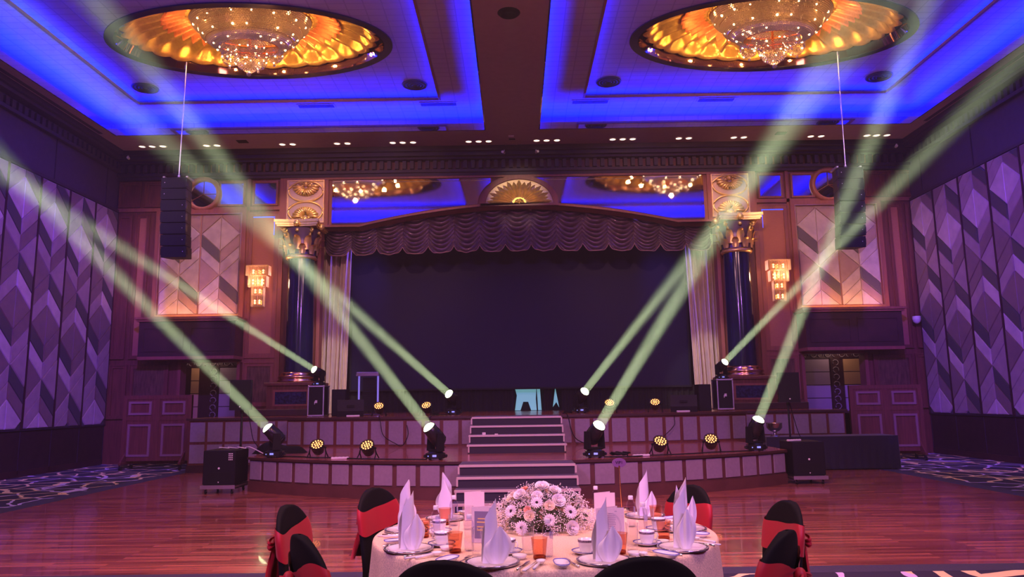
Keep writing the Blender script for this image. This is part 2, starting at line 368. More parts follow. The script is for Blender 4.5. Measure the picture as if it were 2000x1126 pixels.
# ------------------------------------------------------------------ room shell
XW, YB, YF, ZC = 10.6, 19.3, -10.0, 8.15
FX, FY = 7.25, 6.8
mb = MB(); mb.box((-FX, FY, -.1), (FX, YB+4, 0)); struct(mb.build('floor', M['parquet']), 'glossy red-brown parquet dance floor')
mb = MB()
mb.box((-XW-.2, FY, -.1), (-FX-.32, YB, 0)); mb.box((FX+.32, FY, -.1), (XW+.2, YB, 0)); mb.box((-XW-.2, YF, -.1), (XW+.2, FY-.25, 0))
mb.box((-FX-.32, FY, -.1), (-FX, YB, 0.002), 1); mb.box((FX, FY, -.1), (FX+.32, YB, 0.002), 1); mb.box((-XW-.2, FY-.25, -.1), (XW+.2, FY, 0.002), 1)
mb.build('floor', [M['carpet'], M['carpet_border']]); struct(bpy.data.objects['floor.001'], 'navy carpet with gold and mauve crackle veins')

# side walls: dark upper band, dentil cornice, dark dado
for s, side in ((-1, 'left'), (1, 'right')):
    mb = MB(); X = lambda d: s*(XW-d)
    mb.box((s*(XW+.3), YF, 0), (X(0), YB+.2, ZC))
    mb.box((X(0), YF, 0), (X(.02), YB, .97), 1); mb.box((X(0), YF, .97), (X(.05), YB, 1.0), 2)
    for k in range(28): mb.box((X(.02), YB-.01-k*1.08, .05), (X(.03), YB-.03-k*1.08, .95), 2)
    mb.box((X(0), YF, 6.57), (X(.06), YB, 6.64), 2)
    mb.box((X(0), YF, 7.62), (X(.10), YB, 7.70), 2); mb.box((X(0), YF, 7.95), (X(.22), YB, 8.03), 2); mb.box((X(0), YF, 8.03), (X(.3), YB, ZC), 2)
    for k in range(130): mb.box((X(0), YB-.15-k*.2, 7.72), (X(.08), YB-.27-k*.2, 7.9), 2)
    for k in range(12): mb.box((X(0), YB-.6-k*2.16, 6.64), (X(.02), YB-.63-k*2.16, 7.62), 2)
    struct(mb.build('wall_'+side, [M['wall_upper'], M['wall_lower'], M['soffit_dark']]))
    mb = MB(); mb.box((X(0), YF, 0), (X(.03), YB, .14)); struct(mb.build('baseboard_'+side, M['wood_dark']))
mb = MB(); mb.box((-XW, YF-.2, 0), (XW, YF, ZC)); struct(mb.build('wall_back', M['wood']), 'wood wall behind the camera')

# chevron tile pattern of one fabric panel w wide, from z0 to z1
def tiles(mb, w, z0, z1, T, st, w_band=.34, s=.46, th=.03, flip=False, gap=.008):
    hw = w/2; lev = [(a, sgn) for a, sgn in st]
    def clip(poly, lo, hi):
        def cl(p, f, v):
            out = []
            for i in range(len(p)):
                a, b = p[i], p[(i+1) % len(p)]
                ia, ib = f(a), f(b)
                if ia: out.append(a)
                if ia != ib:
                    t = (v-a[1])/(b[1]-a[1]); out.append((a[0]+t*(b[0]-a[0]), v))
            return out
        poly = cl(poly, lambda q: q[1] >= lo-1e-9, lo)
        return cl(poly, lambda q: q[1] <= hi+1e-9, hi) if len(poly) > 2 else []
    def area2(p): return abs(sum(p[i][0]*p[(i+1) % len(p)][1]-p[(i+1) % len(p)][0]*p[i][1] for i in range(len(p))))/2
    for half in (0, 1):
        x0, x1 = (-hw, 0) if half == 0 else (0, hw)
        for k in range(len(lev)-1):
            (a, sa), (b, sb) = lev[k], lev[k+1]
            # centre height a; edge height a+sa*s
            if half == 0: poly = [(x0, a+sa*s), (0, a), (0, b), (x0, b+sb*s)]
            else: poly = [(0, a), (x1, a+sa*s), (x1, b+sb*s), (0, b)]
            q = [poly[0]]
            for p in poly[1:]:
                if abs(p[0]-q[-1][0])+abs(p[1]-q[-1][1]) > 1e-4: q.append(p)
            if len(q) > 2 and abs(q[0][0]-q[-1][0])+abs(q[0][1]-q[-1][1]) < 1e-4: q.pop()
            if len(q) < 3: continue
            q = clip(q, z0, z1)
            if len(q) < 3 or area2(q) < .004: continue
            c = (sum(p[0] for p in q)/len(q), sum(p[1] for p in q)/len(q))
            R = max(math.hypot(p[0]-c[0], p[1]-c[1]) for p in q)
            def ins(p, d):
                L = math.hypot(c[0]-p[0], c[1]-p[1]); return (p[0]+(c[0]-p[0])/L*d, p[1]+(c[1]-p[1])/L*d)
            o = [ins(p, gap) for p in q]; t = [ins(p, gap+.03) for p in q]; n = len(q)
            vs = [(p[0], 0, p[1]) for p in o]+[(p[0], -th*.6, p[1]) for p in o]+[(p[0], -th, p[1]) for p in t]
            fs = [(i, (i+1) % n, n+(i+1) % n, n+i) for i in range(n)]+[(n+i, n+(i+1) % n, 2*n+(i+1) % n, 2*n+i) for i in range(n)]+[tuple(range(2*n, 3*n))]
            kind = st_kind(k, half, lev, flip)
            mb.add(vs, fs, kind, False, T)
CYC = {'side': [(0, 0), (2, 1), (2, 3), (1, 2), (0, 2), (3, 1), (1, 1), (2, 0), (1, 3), (1, 2), (2, 1), (3, 2)],
       'back': [(0, 0), (2, 1), (2, 3), (1, 2), (2, 0), (3, 1), (0, 0), (1, 1)]}
def st_kind(k, half, lev, flip):
    if flip in CYC: c = CYC[flip]; return c[k % len(c)][half]
    sa, sb = lev[k][1], lev[k+1][1]
    h = half ^ (1 if flip else 0)
    if sa != sb: return (0 if sa > 0 else 1) if (k//3) % 2 == 0 or sa > 0 else 2   # diamonds
    n = k
    if sa < 0: return (3 if (n % 3 == 2 and h == 1) else 1) if h == 1 and n % 3 != 1 else 2
    return 3 if (h == 0 and n % 3 == 1) else (1 if h == 0 else 2)
def levels(z0, z1, s, w, phase=0, start_up=True):
    out = []; a = z0-phase; up = start_up
    # V levels (edge above centre): sgn +1 ; ^ levels: sgn -1
    seq = []
    while a < z1+2:
        if up:
            seq += [(a, 1)]; a += 2*s; seq += [(a, -1)]; a += w; seq += [(a, -1)]; a += w; seq += [(a, -1)]
            seq += [(a, 1)]; a += w; seq += [(a, 1)]; a += w
    return seq

# side wall fabric panels (each hung panel is one thing)
ordl = ['nearest the stage wall', 'second from the stage wall', 'third from the stage wall', 'fourth from the stage wall', 'fifth from the stage wall', 'sixth from the stage wall']
for s, side in ((-1, 'left'), (1, 'right')):
    for k in range(6):
        yc = YB-.06-.54-k*1.08
        t = thing('fabric_wall_panel', 'tall mauve and brown chevron fabric panel on the %s wall, %s' % (side, ordl[k]), 'wall panel', (s*(XW-.01), yc, 0), 0, 'chevron panels of the %s wall' % side)
        rotm = Matrix.Rotation(PI/2 if s < 0 else -PI/2, 4, 'Z')     # local -y faces the room
        mb = MB(); mb.T = rotm
        mb.box((-.53, -.03, 1.0), (.53, 0, 6.56))
        mb.build('backing', M['tile_dark'], t)
        mb = MB(); mb.T = rotm
        tiles(mb, 1.04, 1.01, 6.55, Matrix.Translation((0, -.03, 0)), levels(1.0, 6.5, .47, .36, .30+.28*((k*2) % 3)), s=.47, th=.035, flip='side')
        mb.build('tile', [M['tile_light'], M['tile_brown'], M['tile_mid'], M['tile_dark']], t)
        mb = MB(); mb.T = rotm
        for e in (-.53, .522): mb.box((e, -.075, 1.0), (e+.008, 0, 6.56))
        mb.build('edge_trim', M['wood_dark'], t)

# ------------------------------------------------------------------ ceiling
mb = MB()
Y0, Y1, X0, X1 = 10.6, 17.75, .66, 9.93
def holed(mb, z, rects, mi=0, x0=-XW-.2, x1=XW+.2, y0=YF, y1=YB+.3):
    xs = sorted({x0, x1} | {v for r in rects for v in (r[0], r[2])}); ys = sorted({y0, y1} | {v for r in rects for v in (r[1], r[3])})
    for i in range(len(xs)-1):
        for j in range(len(ys)-1):
            cx, cy = (xs[i]+xs[i+1])/2, (ys[j]+ys[j+1])/2
            if any(r[0] < cx < r[2] and r[1] < cy < r[3] for r in rects): continue
            mb.quad([(xs[i], ys[j], z), (xs[i], ys[j+1], z), (xs[i+1], ys[j+1], z), (xs[i+1], ys[j], z)], mi)
holes = [(-X1, Y0, -X0, Y1), (X0, Y0, X1, Y1)]
holed(mb, ZC, holes)
mb.box((-XW-.2, YF, 9.9), (XW+.2, YB+.3, 10.0), 1)
for s in (-1, 1):
    mb.box((s*10.16, Y0-.4, ZC-.004), (s*10.26, 17.6, ZC), 1)      # slot diffuser line
struct(mb.build('ceiling', [M['soffit'], M['soffit_dark']]))
ZT, ZI = 8.60, 8.75
CXM, CYM, EA, EB = 5.32, 14.25, 2.87, 1.60
IX0, IX1, IY0, IY1 = 1.70, 8.95, 11.55, 16.9
for s, side in ((-1, 'left'), (1, 'right')):
    a, b_ = (-X1, -X0) if s < 0 else (X0, X1)
    # mirrored fascia around the opening
    mb = MB()
    mb.ring([(a+.03, Y0+.03), (b_-.03, Y0+.03), (b_-.03, Y1-.03), (a+.03, Y1-.03)], [(a, Y0), (b_, Y0), (b_, Y1), (a, Y1)], ZC-.01, ZC+.17, 'z', 0)
    struct(mb.build('trim_1', M['mirror_clear']), 'mirrored lip around the %s ceiling coffer' % side)
    mb = MB()
    A, B = a-.42, b_+.42
    if s < 0: B = b_+.10
    else: A = a-.10
    # ledge behind the lip, cove wall, tray
    mb.ring([(a, Y0), (b_, Y0), (b_, Y1), (a, Y1)], [(A, Y0-.42), (B, Y0-.42), (B, Y1+.42), (A, Y1+.42)], ZC+.03, ZC+.06, 'z', 1)
    mb.ring([(A, Y0-.42), (B, Y0-.42), (B, Y1+.42), (A, Y1+.42)], [(A-.05, Y0-.47), (B+.05, Y0-.47), (B+.05, Y1+.47), (A-.05, Y1+.47)], ZC+.06, ZT, 'z', 0)
    ix0, ix1 = (-IX1, -IX0) if s < 0 else (IX0, IX1)
    ins_ = [(ix0, IY0), (ix1, IY0), (ix1, IY1), (ix0, IY1)]
    mb.ring(ins_, [(A, Y0-.42), (B, Y0-.42), (B, Y1+.42), (A, Y1+.42)], ZT, ZT+.02, 'z', 0)
    # gilded step and inner cove
    mb.ring([(ix0+.05, IY0+.05), (ix1-.05, IY0+.05), (ix1-.05, IY1-.05), (ix0+.05, IY1-.05)], ins_, ZT-.025, ZT+.03, 'z', 2)
    mb.ring([(ix0-.2, IY0-.2), (ix1+.2, IY0-.2), (ix1+.2, IY1+.2), (ix0-.2, IY1+.2)], [(ix0-.24, IY0-.24), (ix1+.24, IY0-.24), (ix1+.24, IY1+.24), (ix0-.24, IY1+.24)], ZT+.03, ZI, 'z', 0)
    # inner ceiling with an oval hole
    N = 96; cx = s*CXM; ell = []; rec = []
    hx0, hx1, hy0, hy1 = ix0-.22, ix1+.22, IY0-.22, IY1+.22
    for i in range(N):
        t = 2*PI*i/N; dx, dy = math.cos(t), math.sin(t)
        ell.append((cx+EA*dx, CYM+EB*dy))
        ex, ey = EA*dx, EB*dy; k = 1e9
        for lim, d in ((hx1-cx, ex), (cx-hx0, -ex), (hy1-CYM, ey), (CYM-hy0, -ey)):
            if d > 1e-6: k = min(k, lim/d)
        rec.append((cx+ex*k, CYM+ey*k))
    for cxr, cyr in ((hx0, hy0), (hx1, hy0), (hx1, hy1), (hx0, hy1)):
        i = min(range(N), key=lambda i: (rec[i][0]-cxr)**2+(rec[i][1]-cyr)**2); rec[i] = (cxr, cyr)
    mb.ring(ell, rec, ZI, ZI+.02, 'z', 0)
    struct(mb.build('ceiling', [M['tray'], M['soffit_dark'], M['wood_pink']]), 'blue-lit stepped tray of the %s ceiling coffer' % side)
    # blue LED coves
    BL = (.0, .006, 1.0)
    yc, ly = (Y0+Y1)/2, Y1-Y0
    xc, lx = (a+b_)/2, b_-a
    EB_ = 76
    area('cove_led', (xc, Y1+.2, ZC+.10), lx, .08, EB_*lx, BL, (0, -.85, 1))
    area('cove_led', (xc, Y0-.2, ZC+.10), lx, .08, EB_*lx, BL, (0, .85, 1))
    o = area('cove_led', (s*(X1+.2), yc, ZC+.10), .08, ly, EB_*ly, BL, (0, 0, 1)); o.rotation_euler = (PI, 0, 0); o.rotation_euler.y = -s*.72
    o = area('cove_led', (s*(X0-.04), yc, ZC+.12), .06, ly, EB_*.8*ly, BL, (0, 0, 1)); o.rotation_euler = (PI, 0, 0); o.rotation_euler.y = s*.72
    EI = 15
    area('cove_led', ((ix0+ix1)/2, IY1+.1, ZT+.05), ix1-ix0, .05, EI*(ix1-ix0), BL, (0, -1, .7))
    area('cove_led', ((ix0+ix1)/2, IY0-.1, ZT+.05), ix1-ix0, .05, EI*(ix1-ix0), BL, (0, 1, .7))
    for sx, xx in ((1, ix0-.1), (-1, ix1+.1)):
        o = area('cove_led', (xx, (IY0+IY1)/2, ZT+.05), .05, IY1-IY0, EI*(IY1-IY0), BL, (0, 0, 1)); o.rotation_euler = (PI, 0, 0); o.rotation_euler.y = sx*.9
    # round speakers / diffusers on the tray
    for j, (px, py) in enumerate(((s*8.5, 16.3), (s*2.25, 16.35))):
        t = thing('ceiling_air_diffuser', 'round dark ringed air diffuser on the %s coffer near its %s far corner' % (side, 'outer' if j == 0 else 'inner'), 'air diffuser', (px, py, ZI), 0, 'round ceiling diffusers')
        for k, r in enumerate((.30, .23, .16, .09)):
            q = MB(); q.lathe([(r-.035, -.005), (r-.03, -.03), (r-.01, -.02), (r, -.003)], 24); q.build('ring', M['soffit_dark'], t)
    for j, px in enumerate((4.75, 1.78)):
        px = s*px if s < 0 else (1.9 if j else 4.95)
        t = thing('ceiling_vent', 'flush rectangular vent in the %s blue band, %s' % (side, 'nearer the centre beam' if j else 'nearer the chandelier'), 'vent', (px, 17.15, ZT-.012), 0, 'rectangular vents in the blue bands')
        q = MB(); q.frame(-.46, -.13, .46, .13, .03, 0, .012, 0, 'z'); q.build('vent_frame', M['tray'], t)
        q = MB()
        for i in range(6): q.box((-.43, -.095+i*.033, .0), (.43, -.08+i*.033, .01))
        q.build('slat', M['soffit_dark'], t)

# medallions
def medallion(loc, label):
    t = thing('ceiling_medallion', label, 'ceiling medallion', loc, 0, 'gilded oval ceiling medallions')
    q = MB(); N = 96
    E_ = lambda a, b: [(a*math.cos(2*PI*i/N), b*math.sin(2*PI*i/N)) for i in range(N)]
    q.ring(E_(EA-.15, EB-.13), E_(EA+.02, EB+.02), -.03, .03, 'z'); q.build('rim', M['rim'], t)
    q = MB()
    def f(u, v):
        a = 2*PI*u; k = 1-v*.04; return ((EA-.15)*k*math.cos(a), (EB-.13)*k*math.sin(a), -.01+v*.22)
    q.grid(f, 96, 3, 0, True, None, True); q.build('mirrored_band', M['bronze_mirror'], t)
    a0, b0, a1, b1 = (EA-.15)*.96, (EB-.13)*.96, 1.30, .80
    P = 30
    def dome(u, v):    # v 0 outer .. 1 inner
        a = 2*PI*u; w = abs(math.sin(a*P/2)); sc_ = .075*(1-w)*max(0, 1-v*4)
        k = v+sc_; A = a0+(a1-a0)*k; B = b0+(b1-b0)*k
        tt = ((a*P/(2*PI)) % 1)*2-1
        z = .14+.46*v+.22*(1-tt*tt)*(1-.5*v)*min(1, max(0, (v-.10)*7))
        z -= .07*math.exp(-((v-.07)/.05)**2)*(1-tt*tt)**.5; z -= .035*abs(math.cos(tt*PI*1.5))*(1-v)*(1 if v > .12 else 0)
        return (A*math.cos(a), B*math.sin(a), z)
    q = MB(); q.grid(dome, P*10, 24, 0, True, None, True); q.build('petal', M['gold'], t)
    P2 = 40
    def inner(u, v):
        a = 2*PI*u; w = abs(math.cos(a*P2/2)); tip = .10*(1-w)*(1-v)
        k = .60+tip*.8+(.40-tip*.8)*v; A = a0+(a1-a0)*k; B = b0+(b1-b0)*k
        z = .14+.46*k-.08+.11*abs(math.sin(a*P2/2))*(1-v*.5)-.012*abs(math.sin(v*26))
        return (A*math.cos(a), B*math.sin(a), z)
    q = MB(); q.grid(inner, P2*8, 14, 0, True, None, True); q.build('inner_petal', M['gold_red'], t)
    q = MB()
    q.ring(E_(a1-.10, b1-.10), E_(a1+.04, b1+.04), .52, .58, 'z', 0)
    for i in range(90):
        a = 2*PI*i/90; q.ball(((a1-.05)*math.cos(a), (b1-.05)*math.sin(a), .52), .028, 5)
    q.build('beaded_ring', M['gold'], t)
    q = MB(); q.prism(E_(a1, b1), .585, .6, 'z'); q.build('top_plate', M['gold_red'], t)
    return t
md = medallion((-CXM, CYM, ZI), 'gilded oval medallion of petals round the left chandelier')
dup(md, (CXM, CYM, ZI), 0, 'gilded oval medallion of petals round the right chandelier')

# chandelier: crystal-strand bowl with five hanging baskets
def strands(mb, prof, n, sx=1, sy=1, bead=.5, T=None, rows=None):
    """net of small crystal lozenges on a surface of revolution"""
    for k in range(len(prof)-1):
        (r0, z0), (r1, z1) = prof[k], prof[k+1]
        L = math.hypot(r1-r0, z1-z0); m = max(1, int(round(L/(.036 if rows is None else rows))))
        for j in range(m):
            ra = r0+(r1-r0)*(j+.5)/m; za = z0+(z1-z0)*(j+.5)/m
            tx, tz = (r1-r0)/L, (z1-z0)/L; hs = L/m*bead; hw = 2*PI*ra/n*bead*.9
            for i in range(n):
                a = 2*PI*(i+.5*(j % 2))/n; ca, sa = math.cos(a), math.sin(a)
                c = Vector((ra*ca*sx, ra*sa*sy, za)); e1 = Vector((tx*ca*sx, tx*sa*sy, tz))*hs; e2 = Vector((-sa*sx, ca*sy, 0))*hw; nn = Vector((ca*tz, sa*tz, -tx))*hw*.5
                mb.add([c-e1, c+e2, c+e1, c-e2, c-nn, c+nn], [(0, 1, 4), (1, 2, 4), (2, 3, 4), (3, 0, 4)], 0, False, T)
ch = thing('crystal_chandelier', 'large crystal bowl chandelier hanging from the left ceiling medallion', 'chandelier', (-CXM-.02, CYM, ZI), 0, 'crystal bowl chandeliers')
SY = .68
tiersets = [[(1.22, .50), (1.16, .36), (1.06, .27)], [(1.04, .28), (.98, .14), (.88, .06)], [(.86, .07), (.76, -.04), (.58, -.09)]]
for pr in tiersets:
    q = MB(); strands(q, pr, 132, 1, SY, .86); q.build('crystal_tier', M['crystal'], ch)
q = MB()
for r, z in ((1.23, .51), (1.05, .285), (.87, .075), (.58, -.09)):
    q.ring([((r-.02)*math.cos(2*PI*i/64), (r-.02)*SY*math.sin(2*PI*i/64)) for i in range(64)], [(r*math.cos(2*PI*i/64), r*SY*math.sin(2*PI*i/64)) for i in range(64)], z-.01, z+.01, 'z')
q.cyl((0, 0, .6), (0, 0, -.32), .025)
q.build('frame', M['brass'], ch)
q = MB()
for k, (r, z, n) in enumerate(((1.13, .34, 15), (.95, .12, 13), (.72, -.05, 8))):
    for i in range(n):
        a = 2*PI*(i+.3*k)/n+random.uniform(-.1, .1); q.ball((r*math.cos(a)*1.0, r*SY*math.sin(a), z-.01), random.uniform(.016, .026), 6)
q.build('bulb', M['bulb'], ch)
for i in range(6):
    if i == 5: bx, by, bz, r = 0, 0, -.30, .30
    else:
        a = 2*PI*(i+.15)/5; bx, by, bz, r = .50*math.cos(a), .36*math.sin(a), -.20, .17
    q = MB(); T = Matrix.Translation((bx, by, bz))
    strands(q, [(r, .05), (r*.97, -.06), (r*.72, -.06-r*.45), (r*.25, -.06-r*.8)], 34 if r > .2 else 22, 1, 1, .5, T, rows=.03)
    q.ball((bx, by, bz-.1-r*.85), r*.16, 8); q.cyl((bx, by, bz+.05), (bx*.6, by*.6, bz+.35), .008)
    g = q.build('basket', M['crystal'], ch)
    q = MB()
    for j in range(7 if r > .2 else 4):
        a = 2*PI*j/(7 if r > .2 else 4)+.4; q.ball((bx+r*.92*math.cos(a), by+r*.92*math.sin(a), bz-.02-.1*(j % 2)), .017, 6)
    q.build('bulb', M['bulb'], g)
dup(ch, (CXM+.02, CYM, ZI), 0.9, 'large crystal bowl chandelier hanging from the right ceiling medallion').rotation_euler.z = 0
for s in (-1, 1):
    area('chandelier_glow', (s*CXM, CYM, ZI+.30), 1.2, .8, 30, (1, .45, .14), (0, 0, 1))
    point('chandelier_glow', (s*CXM, CYM, ZI-.55), 30, (1, .5, .28), .03)
    for i in range(10): point('chandelier_glow', (s*CXM+1.45*math.cos(i*PI/5+.3), CYM+.92*math.sin(i*PI/5+.3), ZI+.02), 11, (1, .50, .14), .02)

# downlights in the far soffit
dl = None
spots_x = [-9.66, -9.40, -9.12, -7.98, -7.70, -6.0, -5.73, -4.57, -4.3, -3.12, -2.86, -2.59, -1.14, -.88, -.62, .63, .89, 1.16, 2.61, 2.87, 3.13, 4.33, 4.59, 5.76, 6.02, 7.76, 8.03, 9.22, 9.47, 9.74]
grpn = {}
gid = 0
for i, x in enumerate(spots_x):
    if i and x-spots_x[i-1] > .5: gid += 1
    grpn[i] = gid
gname = ['outermost cluster on the left', 'second cluster from the left', 'third cluster from the left', 'fourth cluster from the left', 'fifth cluster from the left', 'cluster just left of the centre beam', 'cluster just right of the centre beam', 'fifth cluster from the right', 'fourth cluster from the right', 'third cluster from the right', 'second cluster from the right', 'outermost cluster on the right']
for i, x in enumerate(spots_x):
    g = grpn[i]; n_in = sum(1 for v in grpn.values() if v == g); idx = i-min(j for j in grpn if grpn[j] == g)
    pos = {3: ['left', 'middle', 'right'], 2: ['left', 'right']}.get(n_in, ['only'])[idx]
    lab = 'round soffit downlight, %s one of the %s' % (pos, gname[min(g, 11)])
    if dl is None:
        dl = thing('downlight', lab, 'downlight', (x, 18.55, ZC), 0, 'downlights in the soffit before the stage')
        q = MB(); q.lathe([(.075, 0), (.10, 0), (.105, -.012), (.085, -.02), (.075, -.008)], 16); q.build('trim_ring', M['white'], dl)
        q = MB(); q.lathe([(.001, -.008), (.078, -.008)], 12, cap=False); q.build('lamp', M['down_lamp'], dl)
    else: dup(dl, (x, 18.55, ZC), 0, lab)
for x, e in ((-8.5, 1), (-5.2, 1), (-2, 1), (2, 1), (5.2, 1), (8.5, 1)):
    spot('downlight_beam', (x, 18.5, ZC-.03), (x, 18.5, 0), 85*e, (1, .50, .38), 100, .8, .08)
q = MB(); q.lathe([(.001, -.02), (.10, -.02), (.12, -.05), (.17, -.03), (.20, 0)], 28, cap=False)
tag(q.build('ceiling_speaker', M['black'], None, (-.03, 12.1, ZC)), 'round black ceiling speaker in the beam between the two coffers', 'speaker')
for i, (x, y) in enumerate(((-6.95, 18.3), (6.9, 18.3))):
    q = MB(); q.box((-.13, -.1, -.012), (.13, .1, 0)); tag(q.build('access_plate', M['black'], None, (x, y, ZC)), 'small black square plate in the far soffit on the %s' % ('left' if i == 0 else 'right'), 'ceiling plate')
q = MB(); q.frame(-.16, -.14, .16, .14, .03, -.012, 0, 0, 'z'); q.box((-.13, -.11, -.006), (.13, .11, -.002))
tag(q.build('ceiling_vent', M['soffit'], None, (-.03, 18.85, ZC)), 'small pale framed grille on the centre of the far soffit', 'vent')
q = MB(); q.box((-.07, -.05, -.01), (.07, .05, 0)); tag(q.build('sensor_plate', M['white_plastic'], None, (-.03, 18.2, ZC)), 'tiny pale plate at the end of the centre beam', 'ceiling plate')
q = MB(); q.box((-.08, -.04, -.012), (.08, .04, 0)); tag(q.build('sensor_plate', M['black'], None, (-.01, 18.42, ZC)), 'tiny dark plate in front of the pale plate on the centre beam', 'ceiling plate')
for i, (x, lab) in enumerate(((-10.2, 'at the left end of the soffit'), (-.22, 'left of centre above the stage arch'), (.62, 'right of centre above the stage arch'), (10.15, 'at the right end of the soffit'))):
    t = thing('security_camera', 'tiny pale ceiling bracket camera ' + lab, 'camera', (x, 18.9, ZC), 0, 'bracket cameras on the far soffit')
    q = MB(); q.cyl((0, 0, 0), (0, 0, -.2), .02); q.build('bracket', M['white_plastic'], t)
    q = MB(); q.cyl((-.05 if i % 2 else .05, -.1, -.21), (0, .04, -.19), .035); q.build('camera_body', M['white_plastic'], t)
# ------------------------------------------------------------------ stage wall
PC = .12                      # centre line of the stage arch
Y = YB
def arch_z(x):                # underside of the arch board
    a = abs(x)
    if a > 4.25: return 6.06
    return 6.57-.52*(a/4.25)**2+.03*math.cos(a*.6)*(1-a/4.25)
def mirrored(poly, s): return [(PC+s*a, b) for a, b in (poly if s > 0 else poly[::-1])]
mb = MB()
# wall segments left and right of the arch with the side doorways left open
for s in (-1, 1):
    o = .0 if s < 0 else .25
    def bx(a, b, z0, z1, mi=0, d=.0): mb.box((PC+s*a, Y-d, z0), (PC+s*b, Y+.25, z1), mi)
    bx(5.28, 7.28, 0, ZC, 0); bx(8.85 if s < 0 else 8.95, XW+.2, 0, ZC, 0); bx(7.28, 8.95, 2.60, ZC, 0)
mb.box((PC-5.3, Y, 7.36), (PC+5.3, Y+.25, ZC), 0)
# cornice
for z0, z1, d, mi in ((7.44, 7.52, .10, 1), (7.52, 7.60, .16, 1), (7.86, 7.92, .22, 1), (7.92, 8.02, .34, 1), (8.02, ZC, .44, 1)):
    mb.box((-XW, Y-d, z0), (XW, Y+.02, z1), mi)
for k in range(104): mb.box((-XW+.1+k*.204, Y-.17, 7.62), (-XW+.2+k*.204, Y, 7.84), 1)
struct(mb.build('wall_front', [M['wood'], M['soffit_dark']]), 'mahogany panelled wall around the stage')

def panel(mb, x0, x1, z0, z1, fill=0, fr=1, w=.07, y=Y, d=.05, tr=None):
    """raised moulding with an inset field"""
    if x0 > x1: x0, x1 = x1, x0
    mb.frame(x0, z0, x1, z1, w, y-d, y, fr); mb.frame(x0-.02, z0-.02, x1+.02, z1+.02, .03, y-d-.02, y-d+.01, fr)
    mb.box((x0+w, y-.02, z0+w), (x1-w, y, z1-w), fill)
    if tr is not None: mb.frame(x0+w, z0+w, x1-w, z1-w, .02, y-.03, y-.01, tr)

